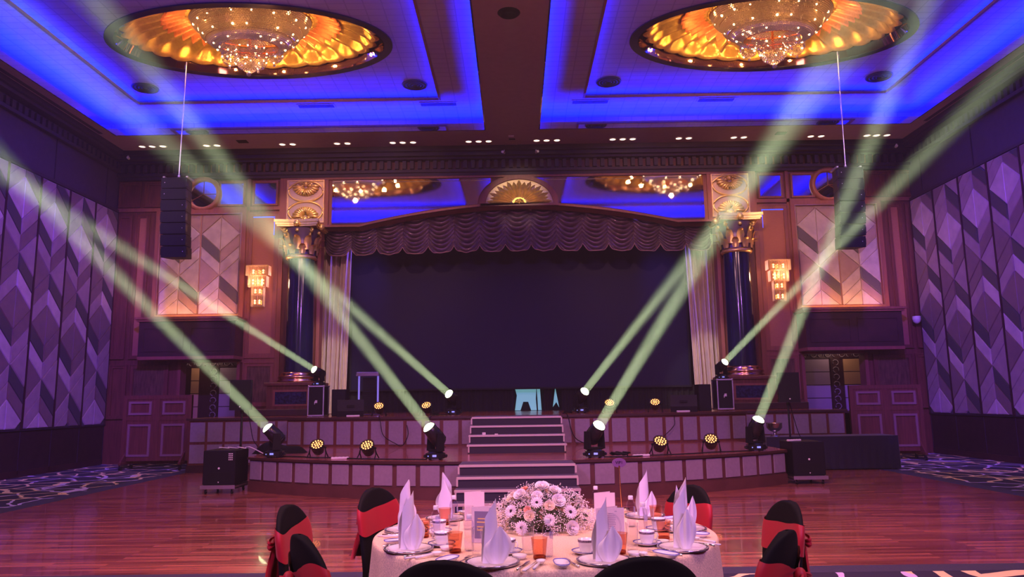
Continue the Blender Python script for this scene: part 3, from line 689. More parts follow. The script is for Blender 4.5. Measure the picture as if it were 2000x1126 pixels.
for s, side in ((-1, 'left'), (1, 'right')):
    S = lambda v: PC+s*v
    mb = MB(); panel(mb, S(9.83), S(10.16), 2.68, 6.48, 0, 1); panel(mb, S(10.30), S(10.66), 2.68, 6.48, 2, 1)
    panel(mb, S(10.20), S(10.62), 1.15, 2.5, 2, 1); panel(mb, S(9.12), S(10.1), 1.15, 2.5, 3, 1, .09)
    panel(mb, S(10.12), S(10.66), 6.72, 7.38, 2, 1); panel(mb, S(9.3), S(9.98), 6.72, 7.38, 2, 1)
    struct(mb.build('trim_2', [M['cloth_wall'], M['wood'], M['wood'], M['brocade']]), 'wood panelling at the %s end of the stage wall' % side)
    # pilaster with sconce panel
    mb = MB(); panel(mb, S(6.38), S(7.16), 2.66, 6.50, 0, 1, .10); mb.box((S(6.48), Y-.03, 6.38), (S(7.06), Y-.01, 6.40), 4); mb.box((S(6.48), Y-.03, 5.9), (S(6.50), Y-.01, 6.40), 4); panel(mb, S(6.38), S(7.16), 1.42, 2.52, 3, 1, .09)
    mb.box((S(6.26), Y-.09, 1.17), (S(7.26), Y, 1.38), 2)
    struct(mb.build('trim_3', [M['cloth_wall'], M['wood_pink'], M['wood'], M['brocade'], M['blue_led']]), 'pilaster behind the %s wall sconce' % side)
    # mirror squares and round window
    for j, (a, b_) in enumerate(((6.42, 7.10), (7.30, 8.02 if s < 0 else 7.92))):
        t = thing('mirror_panel', 'square blue-reflecting mirror %s the round window, %s stage wall' % ('beside' if j else 'two places from', side), 'mirror', (0, 0, 0), 0, 'mirror squares over the stage wall panels')
        q = MB(); q.frame(min(S(a), S(b_)), 6.70, max(S(a), S(b_)), 7.38, .05, Y-.06, Y); q.build('frame', M['wood_pink'], t)
        q = MB(); q.box((S(a+.05), Y-.025, 6.75), (S(b_-.05), Y-.005, 7.33)); q.build('mirror_glass', M['mirror'], t)
        t.location = (0, 0, 0)
    t = thing('round_window', 'round leaded window in the %s stage wall' % side, 'window', (S(8.42 if s < 0 else 8.30), Y, 7.04))
    q = MB(); T = Matrix.Rotation(PI/2, 4, 'X')
    q.lathe([(.36, 0), (.36, .09), (.40, .12), (.47, .10), (.49, 0)], 40, 0, T, cap=False); q.build('frame', M['wood_pink'], t)
    q = MB(); q.lathe([(.001, .03), (.37, .03)], 32, 0, T, cap=False); q.build('glass', M['mirror'], t)
    q = MB()
    for a in (PI/2, PI/2+2*PI/3, PI/2+4*PI/3, 0.0): q.cyl((0, -.04, 0), (.37*math.cos(a), -.04, .37*math.sin(a)), .009)
    q.build('glazing_bar', M['wood'], t)
    # fabric panel over the doorway
    t = thing('fabric_wall_panel', 'framed pair of pink-brown chevron fabric panels above the %s doorway' % side, 'wall panel', (S(8.42), Y-.01, 0), 0, 'framed chevron panels by the stage')
    q = MB(); q.box((-1.07, -.03, 3.76), (1.07, 0, 6.50)); q.build('backing', M['tile_gold'], t)
    for e in (-.53, .53):
        q = MB(); q.box((-.52, -.04, 3.78), (.52, -.03, 6.48), 4, Matrix.Translation((e, 0, 0)))
        tiles(q, 1.03, 3.80, 6.46, Matrix.Translation((e, -.035, 0)), [(3.2, -1), (4.22, -1), (4.50, -1), (4.83, -1), (4.8301, 1), (5.15, 1), (5.48, 1), (6.40, -1), (6.9, -1)], s=.46, th=.035, flip='back', gap=.010)
        q.build('tile', [M['tile_light'], M['tile_pink'], M['tile_light'], M['tile_dark2'], M['tile_gold']], t)
    q = MB(); q.frame(-1.20, 3.68, 1.20, 6.60, .12, -.10, 0); q.frame(-1.09, 3.76, 1.09, 6.49, .02, -.11, -.09, 1); q.build('frame', [M['wood_pink'], M['tile_gold']], t)
    # bulkhead below it
    q = MB(); cx = S(8.42)
    q.box((cx-1.22, Y-.62, 2.68), (cx+1.22, Y, 3.56)); q.box((cx-1.27, Y-.68, 3.56), (cx+1.27, Y, 3.61), 1); q.box((cx-1.31, Y-.72, 3.61), (cx+1.31, Y, 3.67), 1)
    q.box((cx-1.22, Y-.64, 2.60), (cx+1.22, Y, 2.68), 1)
    for e in (-.6, .6): q.frame(cx+e-.52, 2.8, cx+e+.52, 3.42, .04, Y-.64, Y-.62, 0)
    struct(q.build('trim_4', [M['wood_dark'], M['wood_pink']]), 'dark wood bulkhead over the %s doorway' % side)
    area('panel_uplight', (cx, Y-.40, 3.69), 2.1, .05, 17, (1, .42, .16), (0, .35, 1))
    # doorway with tiled passage behind
    a0, a1 = 7.28, (8.85 if s < 0 else 8.95)
    q = MB()
    q.box((S(a0-.02), Y-.04, 1.0), (S(a0+.06), Y+.3, 2.62)); q.box((S(a1-.06), Y-.04, 1.0), (S(a1+.02), Y+.3, 2.62)); q.box((S(a0), Y-.04, 2.55), (S(a1), Y+.3, 2.62))
    struct(q.build('door_1', M['wood_pink']), 'frame of the %s doorway beside the stage' % side)
    q = MB()
    q.box((S(6.6), Y+1.6, .8), (S(10.6), Y+1.7, 3.2), 3); q.box((S(6.6), Y+.25, 1.02), (S(10.6), Y+1.7, 1.06), 3); q.box((S(6.6), Y+.25, 3.0), (S(10.6), Y+1.7, 3.1), 3)
    q.box((S(6.55), Y+.25, .8), (S(6.6), Y+1.7, 3.2), 3); q.box((S(10.6), Y+.25, .8), (S(10.65), Y+1.7, 3.2), 3)
    yb = Y+1.58
    ta, oa, tb = ((7.72, 8.40), 8.56, (8.98, 9.20)) if s < 0 else ((7.95, 8.62), 8.80, (9.02, 9.62))
    for r in range(4):
        q.box((S(ta[0]), yb-.03, 1.06+r*.36), (S(ta[1]), yb, 1.40+r*.36), 0)
        q.box((S(tb[0]), yb-.03, 1.06+r*.36), (S(tb[1]), yb, 1.40+r*.36), 1 if (r > 1 or s < 0) else 0)
    q.box((S(7.3), yb-.02, 2.50), (S(9.7), yb, 2.72), 4); q.box((S(oa-.13), yb-.02, 1.06), (S(oa+.13), yb, 2.5), 4)
    for k in range(7):
        zc = 1.18+k*.2; d = .06 if k % 2 else -.06
        q.tube([(S(oa)+.08*math.cos(t)*(1 if d > 0 else -1), yb-.035, zc+.08*math.sin(t)) for t in [PI*.2*i-.5 for i in range(9)]], .016, 5, 2)
    for k in range(12):
        xc = S(7.4+.2*k); d = 1 if k % 2 else -1
        q.tube([(xc+.08*math.cos(t), yb-.035, 2.61+.07*math.sin(t)*d) for t in [PI*.2*i-.5 for i in range(9)]], .014, 5, 2)
    struct(q.build('wall_passage', [M['skin_lav'], M['skin_tan'], M['ornament'], M['wood_dark'], M['wood_dark']]), 'tiled passage with scroll border seen through the %s doorway' % side)
    point('passage_light', (S(8.8), Y+1.0, 2.8), 9, (1, .62, .5), .05)

# gilded capital, column, pedestal
def column(loc, label, rlabel):
    t = thing('stage_column', label, 'column', loc, 0, 'columns of the stage arch')
    q = MB(); q.lathe([(.36, 2.20), (.355, 3.4), (.335, 5.16)], 40); q.build('shaft', M['navy'], t)
    q = MB(); q.lathe([(.50, 1.98), (.51, 2.0), (.51, 2.04), (.46, 2.07), (.50, 2.10), (.485, 2.15), (.42, 2.17), (.43, 2.21), (.39, 2.24), (.36, 2.25)], 40); q.build('base', M['brass'], t)
    q = MB(); q.box((-.66, -.62, 1.17), (.66, .5, 1.30), 0, None, .01); q.box((-.60, -.56, 1.30), (.60, .5, 1.90)); q.box((-.66, -.62, 1.90), (.66, .5, 1.98), 0, None, .01)
    q.frame(-.44, 1.40, .44, 1.80, .05, -.58, -.55, 1); p = q.build('pedestal', [M['wood'], M['wood_pink']], t)
    q = MB(); q.box((-.39, -.57, 1.45), (.39, -.555, 1.75)); q.build('marble_inset', mat('blue_veined_marble', (.02, .02, .07), .2, noise=.7, nscale=18), p)
    q = MB(); q.lathe([(.36, 5.24), (.34, 5.6), (.38, 5.80), (.46, 5.93)], 32); bell = q.build('bell', M['bell'], t)
    q = MB()
    q.lathe([(.34, 5.14), (.39, 5.16), (.40, 5.20), (.37, 5.23), (.36, 5.25)], 32)
    for row, (z0, h, r, n, ph) in enumerate(((5.25, .30, .355, 10, 0), (5.36, .44, .37, 10, .5))):
        for i in range(n):
            a = 2*PI*(i+ph)/n; T = Matrix.Rotation(a, 4, 'Z')
            def leaf(u, v):
                wd_ = .095*(1-.35*abs(2*v-1))*(1-.6*v**4)*(1+.12*math.cos(u*5*PI*2)); x = (u-.5)*2*wd_
                out = r+.05+.12*v**3+.02*math.cos((u-.5)*PI); z = z0+h*(v-.22*max(0, v-.75)*4*v)
                return (out+(.05*(v-.8)*4 if v > .8 else 0), x, z)
            q.grid(leaf, 8, 8, 0, True, T)
    for i in range(4):
        a = PI/4+i*PI/2; T = Matrix.Rotation(a, 4, 'Z')
        q.tube([(.50+(.085-.008*k)*math.cos(.8*k+1.5), 0, 5.88+(.085-.008*k)*math.sin(.8*k+1.5)) for k in range(10)], .030, 6, 0, T)
        q.tube([(.37, 0, 5.6), (.40, 0, 5.78), (.50, 0, 5.96)], .035, 6, 0, T)
        T2 = Matrix.Rotation(i*PI/2, 4, 'Z'); q.ball((.50, 0, 6.02), .085, 8, 0, T2); q.ball((.44, 0, 5.86), .05, 6, 0, T2)
    def aba(h, k):
        pts = []
        for i in range(4):
            for j in range(7):
                u = j/7; a = PI/4+i*PI/2; p0 = Vector((math.cos(a), math.sin(a)))*.80*k; p1 = Vector((math.cos(a+PI/2), math.sin(a+PI/2)))*.80*k
                p = p0.lerp(p1, u); c = 1-.12*math.sin(PI*u); pts.append((p.x*c, p.y*c))
        return pts
    q.prism(aba(0, .90), 5.95, 5.99); q.prism(aba(0, .95), 5.99, 6.05); q.prism(aba(0, 1.0), 6.05, 6.12)
    q.build('capital', M['gold_pale'], t)
    return t
c1 = column((PC-5.66, Y-.32, 0), 'navy stage column with gilded leafy capital, left of the stage', '')
dup(c1, (PC+5.66, Y-.32, 0), 0, 'navy stage column with gilded leafy capital, right of the stage')

# gilded shell relief blocks above the columns
def relief(loc, label):
    t = thing('shell_relief', label, 'relief panel', loc, 0, 'gilded shell reliefs above the columns')
    q = MB(); q.box((-.50, -.05, 6.20), (.50, 0, 7.37)); q.frame(-.50, 6.20, .50, 7.37, .03, -.08, -.05, 1); q.build('plate', [M['relief_ground'], M['gold_pale']], t)
    for j, (zc, sg) in enumerate(((7.06, 1), (6.50, -1))):
        q = MB()
        def oval(a): return (.46*math.cos(a), .275*math.sin(a))
        q.tube([(oval(2*PI*i/40)[0], -.07, zc+oval(2*PI*i/40)[1]) for i in range(41)], .026, 6)
        for i in range(13):
            a = -PI/2-sg*0 + (i-6)*.24; dirx, dirz = math.sin((i-6)*.27), -math.cos((i-6)*.27)*sg
            L = .34-.10*abs(math.cos((i-6)*.27)); zc0 = zc+sg*.12
            q.tube([(dirx*.05, -.06, zc0+dirz*.04), (dirx*L*.6, -.115, zc0+dirz*L*.62+.0), (dirx*L, -.085, zc0+dirz*L*.95), (dirx*(L+.03), -.055, zc0+dirz*L)], [.014, .032, .040, .014], 6)
        for e in (-1, 1):
            q.tube([(e*(.10+(.07-.006*k)*math.cos(.8*k)), -.08, zc+sg*(.17+(.07-.006*k)*math.sin(.8*k))) for k in range(9)], .018, 5)
            q.ball((e*.10, -.07, zc+sg*.16), .035, 6)
        q.ball((0, -.06, zc+sg*.20), .07, 8)
        q.build('shell', M['gold_pale'], t)
    return t
r1 = relief((PC-5.66, Y-.03, 0), 'gilded double shell relief above the left stage column')
dup(r1, (PC+5.66, Y-.03, 0), 0, 'gilded double shell relief above the right stage column')
mb = MB()
for s in (-1, 1):
    S = lambda v: PC+s*v
    mb.frame(min(S(5.06), S(6.26)), 6.12, max(S(5.06), S(6.26)), 7.46, .10, Y-.07, Y); mb.box((S(6.24), Y-.06, 1.17), (S(6.36), Y, 7.44)); mb.box((S(5.22), Y-.06, 1.17), (S(5.31), Y+.25, 6.14))
    mb.box((S(6.24), Y-.05, 6.58), (S(10.7), Y, 6.68)); mb.box((S(7.16), Y-.05, 2.6), (S(7.24), Y, 7.44))
    mb.box((S(6.24), Y-.04, 2.54), (S(7.26), Y, 2.64))
struct(mb.build('trim_5', M['wood_pink']), 'pink-brown wood mouldings of the stage arch')

# arch board, mirrors, fan
xs = [-5.30+10.60*i/80 for i in range(81)]
poly = [(PC+x, arch_z(x)) for x in xs]+[(PC+5.30, 7.46), (PC-5.30, 7.46)]
mb = MB(); mb.prism(poly, Y-.02, Y+.35, 'y', 0)
mb.ring([(PC+x, arch_z(x)) for x in xs]+[(PC+x, arch_z(x)+.02) for x in xs[::-1]], [(PC+x, arch_z(x)) for x in xs]+[(PC+x, arch_z(x)+.08) for x in xs[::-1]], Y-.08, Y-.01, 'y', 0)
mb.box((PC-5.30, Y-.08, 7.38), (PC+5.30, Y, 7.46))
struct(mb.build('trim_6', M['wood_pink']), 'curved wooden board of the stage arch')
FA, FB, FZ = .90, .66, 6.65
for s, side in ((-1, 'left'), (1, 'right')):
    t = thing('arch_mirror', 'long curved mirror of the stage arch %s of the gilded fan' % side, 'mirror', (0, 0, 0), 0, 'mirrors of the stage arch')
    def outline(ins):
        lo = [(x, arch_z(x)+.10+ins) for x in [4.96-ins-(4.96-1.12-ins*2)*i/24 for i in range(25)]]
        ea, eb = FA+.17+ins, FB+.14+ins
        top = 7.36-ins; a_end = math.asin(min(1, (top-FZ)/eb)); arc = []
        x0, z0 = lo[-1]; a0 = math.asin(min(1, max(0, (z0-FZ)/eb)))
        for i in range(9): a = a0+(a_end-a0)*i/8; arc.append((ea*math.cos(a), FZ+eb*math.sin(a)))
        lo[-1] = arc[0]
        return lo+arc[1:]+[(4.96-ins, top)]
    o1, o2 = outline(0), outline(.055)
    f = lambda P: [(PC+s*a, b_) for a, b_ in P]
    q = MB(); q.ring(f(o2), f(o1), Y-.06, Y-.02, 'y'); q.build('bevelled_border', M['mirror_clear'], t)
    q = MB(); q.prism(f(o2), Y-.04, Y-.02, 'y'); q.build('mirror_glass', M['mirror'], t)
t = thing('fan_relief', 'gilded half-round fan relief at the centre of the stage arch', 'relief panel', (PC+.04, Y-.02, FZ))
q = MB(); half = lambda a, b_: [(a*math.cos(PI*i/40), b_*math.sin(PI*i/40)) for i in range(41)]
q.prism(half(FA, FB), -.04, 0, 'y'); q.build('plate', M['relief_ground'], t)
q = MB(); q.ring(half(FA, FB)+[(-FA, -.0)], half(FA+.14, FB+.11)+[(-FA-.14, -.07)], -.10, 0, 'y'); q.box((-FA-.14, -.10, -.07), (FA+.14, 0, 0)); q.build('frame', M['wood_pink'], t)
q = MB()
for i in range(17):
    a = PI*(i+.5)/17; L = 1.06 if i % 2 == 0 else .98
    e = (FA*.93*L*math.cos(a), FB*.93*L*math.sin(a)); wv = Vector((-math.sin(a), math.cos(a)))*.075
    def pt(k, w_, d): return (e[0]*k+wv.x*w_, -.045-d, e[1]*k+wv.y*w_*.8)
    q.add([pt(.2, 0, .0), pt(.55, 1, .0), pt(.85, .8, 0), pt(1, 0, 0), pt(.85, -.8, 0), pt(.55, -1, 0), pt(.6, 0, .09)], [(0, 6, 1), (1, 6, 2), (2, 6, 3), (3, 6, 4), (4, 6, 5), (5, 6, 0)])
q.build('petal', M['gold_pale'], t)
q = MB(); q.ring(half(.13, .11), half(.18, .15), -.12, -.04, 'y'); q.ball((0, -.06, .02), .06, 8)
for i in range(7): a = PI*(i+.5)/7; q.cyl((.03*math.cos(a), -.09, .03*math.sin(a)), (.14*math.cos(a), -.09, .12*math.sin(a)), .012)
q.build('rosette', M['gold'], t)

# festoon valance and side drapes
NS = 15
def swag_surface(u, v):
    x = -5.26+10.52*u; k = u*NS; f = k-math.floor(k) if u < 1 else 0; b_ = 1-(2*f-1)**2
    zt = arch_z(x*.95)+.12; cusp = 5.64-.03*math.cos(u*PI*2); zb = cusp-.24*b_**.7
    z = zt+(zb-zt)*v
    ph = v*58+b_*(-7.0)+math.sin(k*2.1+v*6)*.8
    y = -.05-.13*b_**.6*(.35+.65*v)-.065*math.sin(ph)*(.5+.5*b_)-.05*math.sin(v*PI*2.2)-.02*math.sin(k*13+v*9)
    z += .02*math.sin(ph+1.2)*b_
    return (x, y, z)
vt = thing('festoon_valance', 'gathered mauve satin festoon valance with scalloped hem under the stage arch', 'valance', (PC, Y+.62, 0))
q = MB(); q.grid(swag_surface, NS*14, 170); q.build('swag', M['satin'], vt)
q = MB(); q.tube([Vector(swag_surface(i/(NS*14), 1))+Vector((0, -.01, 0)) for i in range(NS*14+1)], .014, 5); q.build('hem', mat('mauve_fringe', (.42, .24, .24), .5), vt)
def drape(s, side):
    x0 = 4.62; wd_ = .92
    t = thing('stage_drape', 'floor-length champagne drape at the %s side of the stage' % side, 'drape', (PC, Y+1.0, 0), 0, 'stage drapes')
    def f(u, v):
        z = 6.0-4.82*v; nar = 1-.22*math.sin(min(1, v*1.15)*PI*.5)+.12*max(0, v-.85)*6
        c = x0+wd_*.62; x = c+(u-.5)*wd_*nar+.10*(v-.4)*(1)
        y = -.10*math.sin(u*PI*2*6+.6*math.sin(v*2.2))-.05*math.sin(u*PI*2*2.3+v*2)-.02*math.sin(u*61+v*8)
        if v > .95: y -= .06*math.sin(u*50)*(v-.95)*20
        return (s*x, y, z)
    q = MB(); q.grid(f, 120, 40); q.build('cloth', M['drape'], t)
    def g(u, v): z = 6.0-4.82*v; return (s*(4.68+.1*v+.2*u), .22-.05*math.sin(u*PI*4+v), z)
    q = MB(); q.grid(g, 20, 12); q.build('inner_fold', M['drape'], t)
drape(-1, 'left'); drape(1, 'right')

# backstage: dark backdrop
mb = MB(); ys = 21.6
mb.box((-6.2, ys, .5), (6.4, ys+.2, 7.4)); mb.box((-6.2, Y+.3, .5), (-5.9, ys, 7.4)); mb.box((6.2, Y+.3, .5), (6.5, ys, 7.4)); mb.box((-6.2, Y+.35, 7.2), (6.4, ys, 7.4))
struct(mb.build('wall_stage_rear', M['stage_black']), 'dark walls of the stage house')
t = thing('projection_screen', 'huge dark navy screen filling the back of the stage', 'screen', (PC, 21.0, 0))
q = MB(); q.box((-4.75, 0, 1.82), (4.75, .05, 6.9)); q.build('screen_surface', M['led_wall'], t)
q = MB(); q.frame(-4.80, 1.77, 4.80, 6.95, .05, -.02, .06); q.build('border', M['stage_black'], t)
t = thing('backdrop_skirt', 'black skirt cloth under the dark stage screen', 'skirt', (PC, 21.15, 1.17))
q = MB(); q.grid(lambda u, v: (-4.9+4.72*u, .03*math.sin(u*170)+.02*math.sin(u*61), .0+.66*v), 200, 2); q.grid(lambda u, v: (1.15+3.75*u, .03*math.sin(u*150), .66*v), 160, 2)
q.grid(lambda u, v: (.62+.28*u+.05*v*(1-u), .01+.03*math.sin(u*20), .66*v), 20, 2); q.build('cloth', M['stage_black'], t)
q = MB(); q.prism([(PC-.16, 1.18), (PC-.10, 1.6), (PC-.16, 1.84), (PC+.46, 1.84), (PC+.44, 1.5), (PC+.46, 1.18), (PC+.30, 1.18), (PC+.22, 1.42), (PC+.08, 1.42), (PC+.0, 1.18)], 21.40, 21.42, 'y')
q.prism([(PC+.50, 1.18), (PC+.47, 1.84), (PC+.56, 1.84), (PC+.60, 1.18)], 21.40, 21.42, 'y')
q.prism([(PC+.92, 1.26), (PC+1.0, 1.82), (PC+1.10, 1.25), (PC+1.02, 1.4)], 21.40, 21.42, 'y')
tag(q.build('painted_glow_cloth', M['cyan_painted_glow']), 'pale cyan light glowing through a gap in the black skirt below the screen', 'lit cloth')  # glow painted on flat shapes, no lamp behind them

# sconces
def sconce(loc, label):
    t = thing('crystal_sconce', label, 'wall lamp', loc, 0, 'tiered crystal wall sconces')
    q = MB(); q.box((-.10, -.05, -.48), (.10, 0, .50)); q.cyl((0, -.14, -.5), (0, -.14, .5), .02); q.build('back_plate', M['brass'], t)
    for k, (w_, z0, z1, d) in enumerate(((.29, .28, .53, .22), (.235, -.02, .26, .19), (.15, -.26, .0, .15), (.15, -.53, -.24, .14))):
        q = MB(); n = int(w_*2/.030)
        q.box((-w_, -d-.02, z1), (w_, -.02, z1+.015))
        for i in range(n):
            x = -w_+(i+.5)*2*w_/n; q.add([(x-.011, -d, z1), (x+.011, -d, z1), (x, -d-.022, z1), (x-.011, -d, z0), (x+.011, -d, z0), (x, -d-.022, z0), (x, -d-.008, z0-.02)], [(0, 2, 5, 3), (2, 1, 4, 5), (3, 5, 6), (5, 4, 6), (4, 3, 6)])
        for e in (-1, 1):
            for i in range(6):
                y = -d+(i+.5)*d/6.5; q.add([(e*w_, y-.011, z1), (e*w_, y+.011, z1), (e*(w_+.02), y, z1), (e*w_, y-.011, z0), (e*w_, y+.011, z0), (e*(w_+.02), y, z0)], [(0, 2, 5, 3), (2, 1, 4, 5), (3, 5, 4)])
        q.build('crystal_tier', M['crystal_lit'], t)
    q = MB()
    for z in (.42, .36, .16, .08, -.10, -.16, -.38, -.44):
        for e in ((-.13, .0, .13) if z > 0 else (-.06, .06)): q.ball((e, -.13, z), .028, 6)
    q.build('bulb', M['bulb_soft'], t)
    return t
M['crystal_lit'] = mat('lit_crystal', (.70, .45, .30), .1, .3, alpha=.6, emis=(1, .45, .16), es=.16, sample=False)
M['bulb_soft'] = mat('sconce_bulb', (1, .8, .5), .4, emis=(1, .50, .18), es=5, sample=False)
k1 = sconce((-6.70, Y-.06, 4.50), 'tiered crystal wall sconce on the pilaster left of the stage')
dup(k1, (PC+6.77, Y-.06, 4.45), 0, 'tiered crystal wall sconce on the pilaster right of the stage')
for x in (-6.70, PC+6.77):
    point('sconce_glow', (x, Y-.42, 4.65), 26, (1, .45, .25), .12)

# ------------------------------------------------------------------ stage platforms
ZL, ZU = .57, 1.17
def arcpts(xa, ya, ymid, n):
    sg = ya-ymid; R = (xa*xa+sg*sg)/(2*sg); cy = ymid+R; a = math.asin(xa/R)
    return [(R*math.sin(-a+2*a*i/n), cy-R*math.cos(-a+2*a*i/n)) for i in range(n+1)]
def off(pts, d):   # move outline outwards (towards the hall)
    out = []
    for i, p in enumerate(pts):
        a = pts[max(i-1, 0)]; b_ = pts[min(i+1, len(pts)-1)]; tx, ty = b_[0]-a[0], b_[1]-a[1]; L = math.hypot(tx, ty)
        out.append((p[0]+ty/L*d, p[1]-tx/L*d))
    return out
def fascia(mb, pts, z0, z1, mi, skip=None, strip=.035, gap=.03, d=.02):
    """rectangular inlay panels along a front outline, one per segment"""
    for i in range(len(pts)-1):
        (xa, ya), (xb, yb_) = pts[i], pts[i+1]
        if skip and skip[0] < (xa+xb)/2 < skip[1]: continue
        L = math.hypot(xb-xa, yb_-ya); ux, uy = (xb-xa)/L, (yb_-ya)/L; nx, ny = uy, -ux
        T = Matrix(((ux, -nx, 0, xa), (uy, -ny, 0, ya), (0, 0, 1, 0), (0, 0, 0, 1)))
        mb.box((strip, -d, z0), (L-strip, 0, z1), mi, T, .006)
lowpts = arcpts(4.58, 13.0, 11.42, 26)
t = thing('stage_lower_tier', 'curved lower stage tier with wood deck and pale inlay panels', 'stage platform', (0, 0, 0))
uppts = arcpts(4.86, 15.95, 15.2, 26)
back = [(4.58, 15.86)]+[p for p in uppts[::-1] if abs(p[0]) < 4.5]+[(-4.58, 15.86)]
q = MB(); q.prism(lowpts+back, .0, ZL-.04, 'z', 0); q.build('base', M['stage_base'], t)
dk = off(lowpts, .05)+back; q = MB(); q.prism(dk, ZL-.04, ZL-.001, 'z', 1); q.quad([(a, b_, ZL) for a, b_ in dk]); q.build('deck', [M['parquet'], M['stage_edge']], t)
q = MB(); fascia(q, lowpts, .20, ZL-.06, 0)
for s in (-1, 1):
    for k in range(6): q.box((s*4.60, 13.1+k*.42, .20), (s*4.57, 13.46+k*.42, ZL-.06), 0)
q.build('inlay_panel', M['f_light'], t)
q = MB(); q.prism(off(lowpts, .025)+lowpts[::-1], 0, .17, 'z'); q.build('kick_board', M['stage_base'], t)
uppts = arcpts(4.86, 15.95, 15.2, 26)
t = thing('stage_upper_tier', 'long upper stage tier with wood deck reaching under the screen', 'stage platform', (0, 0, 0))
outline = [(-7.22, 16.6), (-4.87, 16.6)]+uppts+[(4.87, 16.6), (7.22, 16.6)]
q = MB(); q = MB(); rear = [(7.22, Y-.02), (5.36, Y-.02), (5.36, 21.58), (-5.12, 21.58), (-5.12, Y-.02), (-7.22, Y-.02)]
q.prism(outline+rear, 0, ZU-.05, 'z', 0); q.build('base', M['wood'], t)
fr = [(-7.27, 16.55), (-4.92, 16.55)]+off(uppts, .05)+[(4.92, 16.55), (7.27, 16.55)]
q = MB(); q.prism(fr+rear, ZU-.05, ZU-.001, 'z', 1); q.quad([(a, b_, ZU) for a, b_ in fr+rear]); q.build('deck', [M['parquet'], M['stage_edge']], t)
q = MB(); fascia(q, uppts, ZL+.04, ZU-.09, 0); q.build('inlay_panel', M['f_light'], t)
for s in (-1, 1):
    q = MB()
    xs_ = [s*(4.90+.385*k) for k in range(7)]
    for k in range(6):
        q.box((xs_[k]+s*.03, 16.575, .66), (xs_[k+1]-s*.03, 16.6, ZU-.09), 0); q.box((xs_[k]+s*.03, 16.575, .20), (xs_[k+1]-s*.03, 16.6, .60), 0)
    for k in range(6): q.box((s*7.24, 16.66+k*.42, .20), (s*7.21, 17.0+k*.42, ZU-.09), 0)
    q.build('inlay_panel', M['f_light'], t)
q = MB(); q.box((-7.24, 16.57, 0), (-4.6, 16.6, .16)); q.box((4.6, 16.57, 0), (7.24, 16.6, .16)); q.build('kick_board', M['wood_dark'], t)
# side plinths behind
for s in (-1, 1):
    q = MB(); q.box((PC+s*6.95, 18.2, ZU), (PC+s*5.0, 18.6, ZU+.16), 0, None, .01)
    struct(q.build('trim_7', M['wood_dark']), 'low wooden step against the %s pedestal' % ('left' if s < 0 else 'right'))
def stairs(name, label, x0, x1, y_front, y_back, z0, n, tread, rise):
    t = thing(name, label, 'steps', (0, 0, 0), 0, 'stage steps')
    for k in range(n):
        yf = y_front+k*tread; zt = z0+(k+1)*rise; g = .012*(n-k)
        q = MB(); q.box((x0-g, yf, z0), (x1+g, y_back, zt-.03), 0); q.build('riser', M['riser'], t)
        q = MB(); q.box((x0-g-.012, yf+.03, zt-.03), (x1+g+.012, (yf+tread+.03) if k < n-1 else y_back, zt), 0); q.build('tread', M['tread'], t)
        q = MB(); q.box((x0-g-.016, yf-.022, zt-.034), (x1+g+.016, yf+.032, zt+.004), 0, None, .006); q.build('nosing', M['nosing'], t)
    q = MB()
    for e in (x0-.03, x1+.03):
        for k in range(n): q.box((e-.012, y_front+k*tread-.02, z0+k*rise+.02), (e+.012, y_front+k*tread+.01, z0+(k+1)*rise-.02))
    q.build('side_strip', M['nosing'], t)
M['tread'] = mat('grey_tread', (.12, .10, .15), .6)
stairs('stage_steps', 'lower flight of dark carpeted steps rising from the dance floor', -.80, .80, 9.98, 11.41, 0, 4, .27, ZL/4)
stairs('stage_steps', 'upper flight of dark carpeted steps on the lower stage tier', -.80, .80, 13.05, 15.19, ZL, 4, .29, (ZU-ZL)/4)
